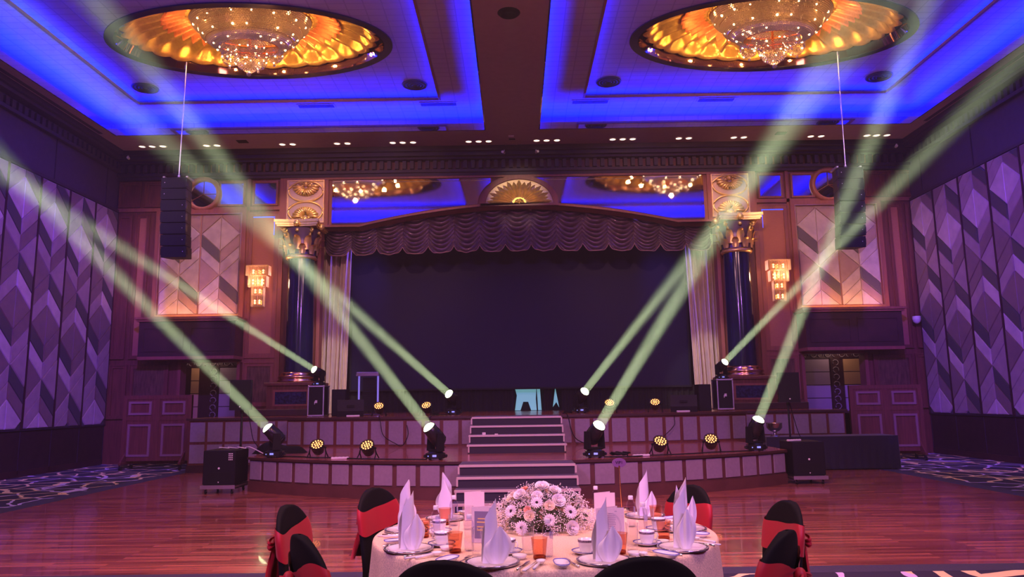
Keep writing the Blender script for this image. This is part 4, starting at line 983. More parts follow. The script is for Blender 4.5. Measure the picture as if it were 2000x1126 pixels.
# ------------------------------------------------------------------ stage lighting fixtures
BEAM = (.82, 1.0, .52)
def moving_head(loc, to, label, power=265, ang=3.8, size=1.0):
    """base, yoke and tilting head; the beam leaves through the lens"""
    t = thing('moving_head_light', label, 'stage light', loc, 0, 'moving head beam lights')
    piv = Vector((0, 0, .36*size)); d = (Vector(to)-(Vector(loc)+piv)).normalized()
    pan = math.atan2(d.y, d.x)+PI/2
    S = Matrix.Scale(size, 4); Rz = Matrix.Rotation(pan, 4, 'Z')
    q = MB(); q.T = S
    q.prism([(.16*math.cos(2*PI*i/16)*(1.0 if i % 4 else .93), .16*math.sin(2*PI*i/16)*(1.0 if i % 4 else .93)) for i in range(16)], .02, .10)
    q.lathe([(.13, .10), (.11, .125)], 24); 
    for a in range(4): q.cyl((.11*math.cos(a*PI/2+.78), .11*math.sin(a*PI/2+.78), 0), (.11*math.cos(a*PI/2+.78), .11*math.sin(a*PI/2+.78), .025), .022)
    for e in (-1, 1): q.box((e*.15, -.05, .03), (e*.185, .05, .075), 0, None, .01)
    bse = q.build('base', M['black_gloss'], t)
    q = MB(); q.T = S; q.box((-.03, -.165, .05), (.03, -.155, .08)); q.ball((-.10, -.135, .06), .010, 6); q.build('display', M['panel_led'], bse)
    q = MB(); q.T = S @ Rz
    q.box((-.155, -.06, .12), (.155, .06, .155), 0, None, .012)
    for e in (-1, 1):
        q.prism([(-.07, .13), (.07, .13), (.055, .40), (-.055, .40)], e*.125, e*.16, 'x')
    q.build('yoke', M['black'], t)
    R = d.to_track_quat('Z', 'Y').to_matrix().to_4x4(); T = Matrix.Translation(piv) @ R @ S
    q = MB(); q.T = T
    q.lathe([(.07, -.17), (.105, -.14), (.118, -.05), (.118, .05), (.108, .09), (.108, .175), (.10, .18), (.098, .165)], 24, cap=False); q.lathe([(.001, -.17), (.07, -.17)], 24, cap=False)
    for k in range(4): q.lathe([(.112, -.12+k*.03), (.122, -.115+k*.03), (.112, -.105+k*.03)], 24, cap=False)
    h = q.build('head', M['black_gloss'], t)
    q = MB(); q.T = T; q.lathe([(.099, .166), (.092, .190), (.07, .212), (.04, .226), (.001, .232)], 24, cap=False); q.build('lens', M['lens'], h)
    p = Vector(loc)+piv+d*.240*size
    l = bpy.data.lights.new('beam', 'AREA'); l.shape = 'DISK'; l.size = .17*size; l.energy = power; l.color = BEAM; l.spread = math.radians(ang)
    o = bpy.data.objects.new('beam', l); C.objects.link(o); o.location = p; o.rotation_euler = d.to_track_quat('-Z', 'Y').to_euler()
    return t
moving_head((-4.09, 12.78, ZL+.005), (-6.93, 11.2, 4.24), 'moving head beam light at the left front corner of the lower tier, beside the subwoofer')
moving_head((-1.27, 11.82, ZL+.005), (-3.25, 10.4, 3.70), 'moving head beam light on the lower tier just left of the lower steps')
moving_head((1.21, 11.82, ZL+.005), (2.35, 10.2, 2.99), 'moving head beam light on the lower tier just right of the lower steps')
moving_head((4.03, 12.8, ZL+.005), (5.04, 11.0, 4.33), 'moving head beam light at the right front corner of the lower tier, beside the subwoofer')
moving_head((-1.37, 16.45, ZU+.005), (-4.06, 13.0, 4.16), 'moving head beam light on the upper tier left of the upper steps', 225)
moving_head((1.42, 16.45, ZU+.005), (3.54, 13.0, 4.42), 'moving head beam light on the upper tier right of the upper steps', 225)
moving_head((-4.47, 16.95, 1.845), (-7.37, 13.5, 4.41), 'moving head beam light standing on the left flight case', 210, 3.6, .85)
moving_head((4.66, 16.95, 1.865), (7.13, 12.5, 5.53), 'moving head beam light standing on the right flight case', 210, 3.6, .85)

def par_can(loc, label, first=[None]):
    if first[0] is not None: return dup(first[0], loc, random.uniform(-.25, .25), label)
    t = thing('par_light', label, 'stage light', loc, 0, 'amber LED par cans')
    T = Matrix.Translation((0, 0, .17)) @ Matrix.Rotation(math.radians(42), 4, 'X')
    q = MB(); q.T = T
    q.lathe([(.04, -.13), (.085, -.10), (.105, -.03), (.112, .05), (.118, .055), (.118, .08), (.108, .08), (.106, .065)], 24); bd = q.build('housing', M['black_gloss'], t)
    q = MB(); q.T = T; q.lathe([(.001, .064), (.107, .064)], 24, cap=False); q.build('reflector_plate', M['par_plate'], bd)
    q = MB(); q.T = T
    for r, n in ((.0, 1), (.04, 6), (.083, 12)):
        for i in range(n): q.ball((r*math.cos(2*PI*i/n), r*math.sin(2*PI*i/n), .067), .0125, 6)
    q.build('led', M['amber_led'], bd)
    for s in (-1, 1):
        q = MB(); q.tube([(s*.122, 0, .17), (s*.14, -.02, .08), (s*.15, -.10, .008)], .010, 5); q.tube([(s*.122, 0, .17), (s*.14, .02, .08), (s*.15, .10, .008)], .010, 5); q.ball((s*.125, 0, .17), .02, 6)
        q.build('bracket', M['black'], t)
    first[0] = t; return t
M['par_plate'] = mat('amber_plate', (.5, .2, .1), .3, emis=(1, .18, .02), es=.7, sample=False)
pars = [((-3.32, 12.62, ZL), 'glowing amber par can on the lower tier, left half, nearer the corner light'), ((-2.40, 12.2, ZL), 'glowing amber par can on the lower tier, left half, nearer the steps'),
        ((2.30, 12.2, ZL), 'glowing amber par can on the lower tier, right half, nearer the steps'), ((3.24, 12.65, ZL), 'glowing amber par can on the lower tier, right half, nearer the corner light'),
        ((-2.96, 16.2, ZU), 'glowing amber par can on the upper tier beside the lectern'), ((-1.94, 16.3, ZU), 'glowing amber par can on the upper tier beside the left moving head'),
        ((2.02, 16.3, ZU), 'glowing amber par can on the upper tier beside the right moving head'), ((2.99, 16.2, ZU), 'glowing amber par can on the upper tier beside the right wedge monitor')]
for loc, lab in pars: par_can(loc, lab)
for (x, y, z), _ in pars: spot('par_glow', (x, y-.07, z+.26), (x, y-1.0, z+1.3), 42, (1, .30, .08), 50, .7, .09)

# flight cases
def flight_case(loc, label):
    t = thing('flight_case', label, 'flight case', loc, 0, 'flight cases by the columns')
    w_, d, h = .17, .22, .67
    q = MB(); q.box((-w_, -d, .02), (w_, d, h)); q.build('panel', M['black_case'], t)
    q = MB()
    for sx in (-1, 1):
        for sy in (-1, 1): q.box((sx*w_-.014, sy*d-.014, .02), (sx*w_+.014, sy*d+.014, h), 0, None, .004)
    for z in (.025, h):
        for sy in (-1, 1): q.box((-w_, sy*d-.014, z-.014), (w_, sy*d+.014, z+.014))
        for sx in (-1, 1): q.box((sx*w_-.014, -d, z-.014), (sx*w_+.014, d, z+.014))
    q.build('edge_profile', M['alu'], t)
    q = MB()
    for sx in (-1, 1):
        for sy in (-1, 1):
            for z in (.025, h): q.ball((sx*w_, sy*d, z), .026, 6)
    q.build('ball_corner', M['alu'], t)
    for z in (.10, .16, .52, .58):
        for sx in (-1, 1): q = MB(); q.box((sx*.11-.02, -d-.008, z-.014), (sx*.11+.02, -d, z+.014)); q.build('latch', M['black'], t)
    q = MB(); q.box((-.02, -d-.004, .30), (.03, -d, .36)); q.box((-.035, -d-.004, .27), (-.02, -d, .33)); q.build('sticker', M['white_plastic'], t)
    return t
f1 = flight_case((-4.47, 16.95, ZU), 'black flight case with silver edges by the left column, a beam light on top')
dup(f1, (4.66, 16.95, ZU+.02), 0, 'black flight case with silver edges by the right column, a beam light on top')
q = MB(); q.box((-.16, -.2, 0), (.16, .2, .60), 0, None, .01)
tag(q.build('black_case', M['black_case'], None, (-4.05, 17.3, ZU)), 'plain black case behind the left flight case in front of the drape', 'case')
q = MB(); q.box((-.14, -.2, 0), (.14, .2, .60), 0, None, .01)
tag(q.build('black_case', M['black_case'], None, (4.30, 17.3, ZU)), 'plain black case behind the right flight case in front of the drape', 'case')

# wedge monitors
def wedge(loc, rz, label):
    t = thing('wedge_monitor', label, 'speaker', loc, rz, 'wedge monitors on the upper tier')
    prof = [(-.20, 0), (.20, 0), (.22, .10), (.06, .36), (-.14, .36), (-.22, .12)]
    q = MB(); q.prism(prof, -.28, .28, 'x'); q.build('cabinet', M['black_case'], t)
    q = MB(); q.add([(-.25, .232, .115), (.25, .232, .115), (.25, .085, .35), (-.25, .085, .35)], [(0, 1, 2, 3)]); q.build('grille', M['black'], t)
    q = MB(); q.box((-.08, -.225, .20), (.08, -.19, .25)); q.build('handle', M['black'], t)
    return t
wedge((-3.60, 16.28, ZU), .25, 'black wedge monitor on the left of the upper tier beside the lectern')
wedge((3.62, 16.28, ZU), -.2, 'black wedge monitor on the right of the upper tier beside the drape')

# lectern
t = thing('lectern', 'dark slatted lectern with silver top and glowing clear posts', 'lectern', (-3.42, 17.4, ZU))
q = MB(); q.box((-.26, -.2, .95), (.26, .2, .99), 0, Matrix.Rotation(.0, 4, 'X'), .01); q.box((-.26, -.21, .90), (.26, -.19, .95)); q.build('top', M['silver'], t)
q = MB()
for i in range(22): q.box((-.15, .0, .10+i*.035), (.15, .02, .128+i*.035))
q.build('slatted_panel', M['black'], t)
for s in (-1, 1):
    q = MB(); q.cyl((s*.22, -.06, .03), (s*.22, -.06, .9), .022, 12); q.build('post', M['acrylic'], t)
q = MB(); q.box((-.30, -.22, 0), (.30, .2, .03), 0, None, .01); q.build('base', M['silver'], t)

# subwoofers on dollies, pole speakers
def subwoofer(loc, label, lab2):
    t = thing('subwoofer', label, 'speaker', loc, 0, 'subwoofers beside the lower tier')
    q = MB(); q.box((-.27, -.30, 0), (.27, .32, .56), 0, None, .012); q.build('cabinet', M['black_case'], t)
    q = MB(); q.box((-.20, -.302, .05), (.20, -.30, .20)); q.build('port', M['black'], t)
    q = MB(); q.lathe([(.001, 0), (.018, 0)], 12, 0, Matrix.Translation((0, -.304, .27)) @ Matrix.Rotation(PI/2, 4, 'X'), cap=False); q.add([(-.012, -.304, .052), (.012, -.304, .052), (0, -.304, .03)], [(0, 1, 2)]); q.build('badge', M['white_plastic'], t)
    if lab2:
        q = MB()
        for r in range(4):
            for c in range(3): q.box((.155+c*.026, -.303, .40+r*.032), (.172+c*.026, -.301, .418+r*.032))
        q.build('sticker', M['white_plastic'], t)
    return t
def dolly(loc, label):
    t = thing('speaker_dolly', label, 'dolly', loc, 0, 'silver wheeled dollies')
    q = MB(); q.box((-.29, -.33, .085), (.29, .33, .10)); q.box((-.29, -.33, .135), (.29, .33, .145))
    for a in ((-.29, -.33, -.275, .33), (.275, -.33, .29, .33), (-.29, -.335, .29, -.32), (-.29, .32, .29, .33)): q.box((a[0], a[1], .085), (a[2], a[3], .145))
    q.build('frame', M['alu'], t)
    for sx in (-1, 1):
        for sy in (-1, 1):
            q = MB(); q.cyl((sx*.22-.012, sy*.26, .035), (sx*.22+.012, sy*.26, .035), .035, 14); q.build('wheel', M['black'], t)
            q = MB(); q.box((sx*.22-.018, sy*.26-.012, .035), (sx*.22-.014, sy*.26+.012, .085)); q.box((sx*.22+.014, sy*.26-.012, .035), (sx*.22+.018, sy*.26+.012, .085)); q.build('caster_fork', M['alu'], t)
    return t
for (x, y, nm) in ((-4.97, 12.95, 'left'), (4.93, 13.15, 'right')):
    subwoofer((x, y, .147), 'black subwoofer on a dolly at the %s end of the lower tier' % nm, nm == 'left')
    dolly((x, y, 0), 'low silver-framed dolly under the %s subwoofer' % nm)
def pole_speaker(loc, label, th):
    t = thing('pole_speaker', label, 'speaker', loc, th, 'loudspeakers on poles above the subwoofers')
    q = MB(); q.prism([(-.18, -.15), (.18, -.15), (.13, .15), (-.13, .15)], .66, 1.18, 'z'); q.build('cabinet', M['black_case'], t)
    q = MB(); q.box((-.165, -.158, .68), (.165, -.15, 1.16)); q.build('grille', M['black'], t)
    q = MB(); q.cyl((0, 0, 0), (0, 0, .66), .017); q.cyl((0, 0, .60), (0, 0, .67), .03); q.build('pole', M['black_gloss'], t)
    q = MB(); q.ball((0, -.16, .72), .014, 6); q.build('badge', M['white_plastic'], t)
    return t
pole_speaker((-4.80, 13.14, .705), 'black loudspeaker on a pole rising from the left subwoofer', .1)
pole_speaker((4.80, 13.30, .705), 'black loudspeaker on a pole rising from the right subwoofer', -.1)

# flown line arrays
def line_array(loc, label):
    t = thing('line_array_speaker', label, 'speaker', loc, 0, 'flown line array speakers')
    for k in range(7):
        z = -.235*k; T = Matrix.Translation((0, .004*k*k, z-.23)) @ Matrix.Rotation(.012*k, 4, 'X')
        q = MB(); q.prism([(-.26, -.2), (.26, -.2), (.20, .2), (-.20, .2)], .003, .228, 'z', 0, T); b_ = q.build('speaker_box', M['black_case'], t)
        q = MB(); q.box((-.25, -.206, .01), (.25, -.2, .22), 0, T); q.build('grille', M['black'], b_)
        q = MB()
        for e in (-1, 1):
            q = MB(); q.box((e*.255-.008, -.21, .05), (e*.255+.008, -.12, .18), 0, T); q.build('link_plate', M['black_gloss'], b_)
        q = MB(); q.ball((.19 if k > 1 else -.19, -.208, .12), .008, 5, 0, T); q.build('status_lamp', M['white_plastic'], b_)
    q = MB(); q.box((-.26, -.16, 0), (-.22, .16, .04)); q.box((.22, -.16, 0), (.26, .16, .04)); q.box((-.26, -.02, .0), (.26, .02, .04)); q.build('rigging_frame', M['alu'], t)
    q = MB(); q.cyl((0, 0, .04), (.03, 0, 2.62), .012); q.ball((0, 0, .08), .035, 6); q.build('hanging_cable', M['alu'], t)
    return t
la = line_array((-7.0, 15.0, 6.12), 'tall black line array speaker hanging in front of the left fabric panel')
dup(la, (6.95, 15.0, 6.12), 0, 'tall black line array speaker hanging in front of the right fabric panel')

# wheeled partitions
def partition(loc, rz, label):
    t = thing('wheeled_partition', label, 'partition', loc, rz, 'wheeled wooden partitions')
    W, z0, z1 = .80, .20, 1.70
    q = MB(); q.box((-W, -.03, z0), (W, .03, z1), 0, None, .006)
    q.frame(-W, z0, W, z1, .09, -.045, .045); q.box((-.06, -.043, z0+.01), (.06, .043, z1-.01)); q.box((-W+.01, -.041, 1.12), (W-.01, .041, 1.20)); q.build('board', M['wood'], t)
    q = MB()
    for sx in (-1, 1):
        for a, b_ in ((.30, 1.04), (1.25, 1.56)):
            x0, x1 = sorted((sx*.13, sx*.66)); q.frame(x0, a, x1, b_, .05, -.065, -.03)
    q.build('moulding', M['moulding'], t)
    for sx in (-1, 1):
        q = MB(); q.box((sx*.68-.03, -.30, .12), (sx*.68+.03, .30, .19), 0, None, .01); q.add([(sx*.68-.02, -.28, .18), (sx*.68-.02, .28, .18), (sx*.68-.02, 0, .45), (sx*.68+.02, -.28, .18), (sx*.68+.02, .28, .18), (sx*.68+.02, 0, .45)], [(0, 1, 2), (3, 5, 4), (0, 2, 5, 3), (1, 4, 5, 2), (0, 3, 4, 1)])
        f = q.build('foot', M['wood'], t)
        q = MB()
        for sy in (-1, 1): q.cyl((sx*.68-.02, sy*.24, .05), (sx*.68+.02, sy*.24, .05), .05, 14); q.box((sx*.68-.028, sy*.24-.02, .05), (sx*.68-.022, sy*.24+.02, .13))
        q.build('caster', M['black_gloss'], f)
    return t
M['moulding'] = mat('glossy_moulding', (.42, .24, .24), .2, .4)
partition((-8.38, 17.55, 0), .0, 'dark wooden wheeled partition with four framed fields at the left wall')
partition((8.55, 17.45, 0), -.10, 'dark wooden wheeled partition with four framed fields at the right wall')

# long table with navy cloth, silver bowl
t = thing('draped_table', 'long low table under a dark navy cloth right of the stage', 'table', (6.35, 15.55, 0))
def skirt(u, v):
    P = [(-1.32, -.30), (1.32, -.30), (1.32, .42), (-1.32, .42)]; L = [2.64, .72, 2.64, .72]; d = u*sum(L); k = 0
    while k < 3 and d > L[k]: d -= L[k]; k += 1
    a, b_ = P[k], P[(k+1) % 4]; f = d/L[k]; w_ = .012*math.sin(u*260)*(1-v)
    nx, ny = (b_[1]-a[1])/L[k], -(b_[0]-a[0])/L[k]; return (a[0]+(b_[0]-a[0])*f+nx*w_, a[1]+(b_[1]-a[1])*f+ny*w_, .02+.64*v)
q = MB(); q.grid(skirt, 300, 4, 0, True, None, True); q.box((-1.32, -.30, .655), (1.32, .42, .665)); q.build('cloth', M['navy_cloth'], t)
q = MB(); q.box((-1.3, -.28, .62), (1.3, .40, .65)); q.build('tabletop', M['wood_dark'], t)
for sx in (-1, 1):
    for sy in (-.2, .32):
        q = MB(); q.cyl((sx*1.2, sy, 0), (sx*1.2, sy, .62), .015); q.build('leg', M['alu'], t)
q = MB(); q.lathe([(.10, 0), (.09, .02), (.03, .04), (.025, .08), (.10, .11), (.155, .17), (.16, .26), (.168, .27), (.155, .265), (.14, .17), (.001, .12)], 28, cap=False)
tag(q.build('punch_bowl', M['silver'], None, (5.30, 15.55, .667)), 'footed silver bowl on the navy-draped table beside the right beam light', 'bowl')

# dark bag, cables, power strips, small things
q = MB(); q.grid(lambda u, v: ((u-.5)*.95, .22*math.cos(PI*v)*(1-.3*(2*u-1)**2), .22*math.sin(PI*v)*(1-(2*u-1)**4)*(.8+.2*math.sin(u*7))), 24, 12)
tag(q.build('equipment_bag', M['spandex'], None, (-4.35, 13.9, ZL)), 'slumped black cloth bag behind the left corner beam light', 'bag')
def cable(name, label, pts, r=.010, m='black'):
    P = [Vector(p) for p in pts]; out = []
    for i in range(len(P)-1):
        p0, p1, p2, p3 = P[max(i-1, 0)], P[i], P[i+1], P[min(i+2, len(P)-1)]
        for k in range(8):
            t = k/8; out.append(.5*((2*p1)+(p2-p0)*t+(2*p0-5*p1+4*p2-p3)*t*t+(3*p1-p0-3*p2+p3)*t**3))
    out.append(P[-1]); q = MB(); q.tube(out, r, 6)
    return tag(q.build(name, M[m]), label, 'cable')
z = ZL+.012
cable('power_cable', 'black cable along the left front edge of the lower tier linking the lamps', [(-4.0, 12.88, z), (-3.6, 12.72, z), (-3.3, 12.45, z), (-3.0, 12.42, z), (-2.5, 12.08, z), (-2.2, 11.98, z), (-1.8, 11.86, z), (-1.4, 11.78, z)])
cable('power_cable', 'black cable along the right front edge of the lower tier linking the lamps', [(1.35, 11.8, z), (1.7, 11.78, z), (2.1, 11.98, z), (2.4, 12.05, z), (2.9, 12.28, z), (3.3, 12.5, z), (3.7, 12.62, z), (3.95, 12.72, z)])
cable('power_cable', 'black cable hanging over the left half of the upper tier front', [(-2.9, 15.95, ZU+.01), (-2.82, 15.42, ZU+.01), (-2.76, 15.28, ZU-.1), (-2.7, 15.3, .8), (-2.45, 15.26, .64), (-2.3, 15.2, .60), (-2.2, 15.28, .8), (-2.22, 15.26, 1.0)], .008)
cable('power_cable', 'black cable hanging over the upper tier front just left of the upper steps', [(-1.5, 16.3, ZU+.01), (-1.72, 15.3, ZU+.01), (-1.74, 15.10, ZU-.1), (-1.70, 15.12, .9), (-1.55, 15.05, .62), (-1.40, 14.9, z)], .008)
cable('power_cable', 'black cable hanging over the upper tier front just right of the upper steps', [(1.0, 16.3, ZU+.01), (1.02, 15.3, ZU+.01), (1.05, 15.10, ZU-.1), (1.10, 15.12, .85), (1.2, 15.08, .68), (1.42, 14.9, z)], .009)
cable('power_cable', 'black cable drooping over the right half of the upper tier front', [(3.4, 16.1, ZU+.01), (3.3, 15.62, ZU+.01), (3.24, 15.48, ZU-.1), (3.2, 15.4, .9), (2.9, 15.3, .66), (2.7, 15.2, .61)], .007)
cable('power_cable', 'thin black cable hanging beside the left speaker pole', [(-4.78, 13.3, 1.5), (-4.70, 13.3, 1.1), (-4.66, 13.35, .85), (-4.55, 13.3, .72)], .007)
cable('power_cable', 'thin black cable hanging beside the right speaker pole', [(4.84, 13.42, 1.5), (4.92, 13.4, 1.1), (4.98, 13.4, .85), (5.0, 13.3, .72)], .007)
cable('cable_coil', 'coiled black cable heap on the lower tier right of the steps', [(1.62+.12*math.cos(i*.9)*(1+.35*math.sin(i*2.3)), 11.95+.09*math.sin(i*.9+.3*math.sin(i)), z+.035*abs(math.sin(i*1.7))+.001*i) for i in range(30)], .011)
cable('cable_coil', 'small heap of black cable on the upper tier right of the steps', [(1.12+.09*math.cos(i*.9), 16.3+.07*math.sin(i*.9), ZU+.012+.004*i) for i in range(16)], .010)
cable('cable_coil', 'small heap of black cable on the upper tier left of the steps', [(-1.78+.09*math.cos(i*.9), 16.35+.07*math.sin(i*.9), ZU+.012+.004*i) for i in range(16)], .010)
cable('mains_cable', 'tangle of white cable on the left subwoofer', [(-5.15+.05*i+.04*math.sin(i*2.3), 13.0+.07*math.cos(i*1.9), .72+.012*(i % 3)) for i in range(12)]+[(-4.5, 13.0, .70), (-4.3, 12.9, .62)], .009, 'white_plastic')
def strip(loc, rz, label):
    t = thing('power_strip', label, 'power strip', loc, rz, 'white power strips')
    q = MB(); q.box((-.14, -.03, 0), (.14, .03, .035), 0, None, .008); q.build('body', M['white_plastic'], t)
    q = MB()
    for k in range(4): q.box((-.11+k*.06, -.015, .035), (-.08+k*.06, .015, .037))
    q.build('socket', M['black'], t)
    return t
sp = strip((-2.86, 12.25, ZL), .2, 'white power strip on the lower tier between the two left par cans')
dup(sp, (-3.48, 16.03, ZU), .1, 'white power strip in front of the left wedge monitor')
dup(sp, (3.55, 16.03, ZU), -.1, 'white power strip in front of the right wedge monitor')
dup(sp, (4.75, 13.0, .708), .4, 'white power strip on top of the right subwoofer')
dup(sp, (1.95, 11.93, ZL), .3, 'white connector block on the cable between the coil and the right par cans')
t = thing('dome_camera', 'white dome camera on a bracket at the right end of the stage wall', 'camera', (10.33, Y-.02, 3.36))
q = MB(); q.cyl((0, -.22, .02), (0, -.22, .10), .10, 20); q.lathe([(.10, .02), (.085, -.04), (.05, -.08), (.001, -.095)], 20, 0, Matrix.Translation((0, -.22, 0)), cap=False); q.build('dome', M['white_plastic'], t)
q = MB(); q.box((-.03, -.2, .06), (.03, 0, .09)); q.box((-.05, -.03, -.10), (.05, 0, .12)); q.build('bracket', M['wood_dark'], t)
for i, (x, y, rz) in enumerate(((-.58, 13.58, .3), (-.36, 13.62, 0))):
    q = MB(); q.box((-.03, -.012, 0), (.03, .012, .045 if i == 0 else .02), 0, None, .004)
    tag(q.build('white_connector', M['white_plastic'], None, (x, 13.36, ZL+.30), rz), 'small white plug on the upper steps, %s of two' % ('left' if i == 0 else 'right'), 'plug')

# ------------------------------------------------------------------ banquet table
TX, TY, TR, TZ = .14, 4.19, .905, .76
t = thing('banquet_table', 'round banquet table under the cream cloth', 'table', (TX, TY, 0))
q = MB(); q.lathe([(TR-.01, TZ-.03), (TR-.01, TZ-.006)], 64); q.build('tabletop', M['wood_dark'], t)
for i in range(4):
    a = PI/4+i*PI/2; q = MB(); q.cyl((.6*math.cos(a), .6*math.sin(a), 0), (.6*math.cos(a), .6*math.sin(a), TZ-.03), .018); q.build('leg', M['alu'], t)
def cl(u, v):
    a = 2*PI*u
    if v < .35: r = TR*v/.35; return (r*math.cos(a), r*math.sin(a), TZ)
    k = (v-.35)/.65
    if k < .08: kk = k/.08; return ((TR+.012*math.sin(kk*PI/2))*math.cos(a), (TR+.012*math.sin(kk*PI/2))*math.sin(a), TZ-.015*(1-math.cos(kk*PI/2)))
    kk = (k-.08)/.92; w_ = kk*(.045*math.sin(a*14+.7*math.sin(a*3))+.02*math.sin(a*23))
    r = TR+.012+.03*kk+w_*.7; return (r*math.cos(a), r*math.sin(a), TZ-.015-.735*kk)
q = MB(); q.grid(cl, 220, 40, 0, True, None, True)
tag(q.build('tablecloth', M['cloth'], None, (TX, TY, 0)), 'speckled cream tablecloth draped to the floor over the round banquet table', 'tablecloth')
TZ += .002

seats = [  # plate x, y, facing angle, phrase, napkin turn
    (-.53, 3.73, 'near left setting'), (-.62, 4.27, 'middle left setting'), (-.115, 3.40, 'front setting left of centre'),
    (.375, 3.41, 'front setting right of centre'), (.78, 3.67, 'near right setting'), (.90, 4.18, 'middle right setting'),
    (.77, 4.66, 'far right setting'), (-.44, 4.66, 'far left setting')]
R_ = random.Random(5)
def first_or_dup(store, key, make, loc, rz, label):
    if key not in store: store[key] = make(loc, rz, label); return store[key]
    return dup(store[key], loc, rz, label)
ST = {}
def mk_plate(loc, rz, label):
    t = thing('charger_plate', label, 'plate', loc, rz, 'silver-rimmed charger plates')
    q = MB(); q.lathe([(.001, .004), (.085, .005), (.100, .012), (.110, .013)], 48, cap=False); q.build('dish', M['porcelain'], t)
    q = MB(); q.lathe([(.109, .0125), (.118, .014), (.122, .012), (.120, .004), (.085, 0), (.001, 0)], 48, cap=False)
    for i in range(40): a = 2*PI*i/40; q.ball((.1185*math.cos(a), .1185*math.sin(a), .012), .0032, 4)
    q.build('rim', M['platinum'], t); return t
def mk_napkin(var):
    def f(loc, rz, label):
        t = thing('folded_napkin', label, 'napkin', loc, rz, 'tall folded white napkins')
        q = MB()
        # rolled spire: spiral sheet narrowing to a slanted tip
        def a_(u, v):
            th = -2.3+u*4.9; r = (.042+.003*math.sin(v*3+var))*(1-.22*v); top = .272-.125*abs(u-.40)**1.15*1.9
            z = .002+top*v; r *= 1+.10*math.sin(th*2+v*4)*(1-v)
            return (r*math.cos(th)-.012, r*math.sin(th)*.62, z)
        q.grid(a_, 34, 26)
        q.build('spire', M['napkin'], t)
        # front pleated leaf
        q = MB()
        hgt = .165+.02*math.sin(var*2)
        def b_(u, v):
            s_ = (u-.5)*2; w_ = (.052+.010*math.sin(var))*math.sin(PI*(.12+.80*v))**.8
            x = s_*w_+.016+.012*v; y = -.034-.014*(1-s_*s_)-.006*math.sin(s_*9+v*2)*math.sin(PI*v)
            z = .002+hgt*v-.035*s_*s_*(v**2)+.014*s_*v
            return (x, y, z)
        q.grid(b_, 24, 20)
        q.build('front_fold', M['napkin'], t)
        q = MB()
        def c_(u, v):
            s_ = (u-.5)*2; w_ = .040*math.sin(PI*(.16+.70*v)); return (s_*w_-.006, .030+.010*(1-s_*s_), .002+(.215+.02*math.cos(var*3))*v-.05*abs(s_)*v)
        q.grid(c_, 12, 14); q.build('back_fold', M['napkin'], t)
        return t
    return f
def mk_cup(loc, rz, label):
    t = thing('tea_cup', label, 'cup', loc, rz, 'white tea cups with patterned bands')
    q = MB(); q.lathe([(.022, .0), (.024, .004), (.030, .012), (.036, .035), (.0385, .062), (.0372, .062), (.034, .034), (.026, .012), (.001, .008)], 32, cap=False); q.build('bowl', M['porcelain'], t)
    q = MB(); q.lathe([(.0381, .050), (.0388, .050), (.0391, .060), (.0385, .0605)], 32, cap=False); q.build('patterned_band', M['band'], t)
    q = MB(); q.tube([(.036, 0, .050), (.052, 0, .052), (.058, 0, .038), (.050, 0, .022), (.033, 0, .018)], .0035, 6); q.build('handle', M['porcelain'], t); return t
def mk_saucer(loc, rz, label):
    t = thing('saucer', label, 'saucer', loc, rz, 'white saucers')
    q = MB(); q.lathe([(.001, .003), (.030, .004), (.060, .011), (.066, .015), (.0665, .013), (.035, 0), (.001, 0)], 36, cap=False); q.build('dish', M['porcelain'], t)
    q = MB(); q.lathe([(.0645, .0148), (.069, .0168), (.0665, .0138)], 36, cap=False); q.build('rim', M['blue_rim'], t); return t
def mk_amber(loc, rz, label):
    t = thing('amber_tumbler', label, 'glass', loc, rz, 'amber tumblers')
    q = MB(); q.lathe([(.028, .014), (.031, .03), (.037, .088), (.0385, .092), (.0360, .091), (.029, .03), (.026, .016), (.001, .014)], 28, cap=False); q.build('glass_wall', M['amber_glass'], t)
    q = MB(); q.lathe([(.001, 0), (.027, 0), (.029, .004), (.0285, .014), (.001, .0135)], 28, cap=False); q.build('thick_base', M['amber_base'], t); return t
def mk_bottle(loc, rz, label):
    t = thing('water_bottle', label, 'bottle', loc, rz, 'clear plastic water bottles')
    q = MB(); q.lathe([(.001, .004), (.020, .0), (.0235, .006), (.024, .05), (.0225, .055), (.024, .06), (.0225, .066), (.024, .072), (.024, .115), (.021, .132), (.0125, .143), (.0115, .150)], 24, cap=False); q.build('body', M['water'], t)
    q = MB(); q.lathe([(.0135, .147), (.0140, .149), (.0140, .165), (.012, .168), (.001, .168)], 20, cap=False); q.build('cap', M['white_plastic'], t)
    q = MB(); q.lathe([(.0243, .075), (.0243, .108)], 24, 0, None, a0=-.7, a1=.9, cap=False); q.build('bottle_label', M['bottle_label'], t); return t
M['band'] = mat('patterned_cup_band', (.22, .16, .26), .25, .4, noise=.8, nscale=160)
M['bottle_label'] = mat('pale_blue_label', (.62, .62, .85), .3, alpha=.55)
def mk_glass(loc, rz, label):
    t = thing('highball_glass', label, 'glass', loc, rz, 'clear highball glasses')
    q = MB(); q.lathe([(.001, 0), (.025, 0), (.0285, .06), (.031, .125), (.0295, .125), (.026, .02), (.001, .012)], 24, cap=False); q.build('glass_wall', M['glass'], t); return t
def mk_dish(loc, rz, label):
    t = thing('sauce_dish', label, 'dish', loc, rz, 'small white sauce dishes')
    q = MB(); q.lathe([(.001, .005), (.022, .006), (.032, .018), (.034, .018), (.026, 0), (.001, 0)], 28, cap=False); q.build('dish', M['porcelain'], t); return t
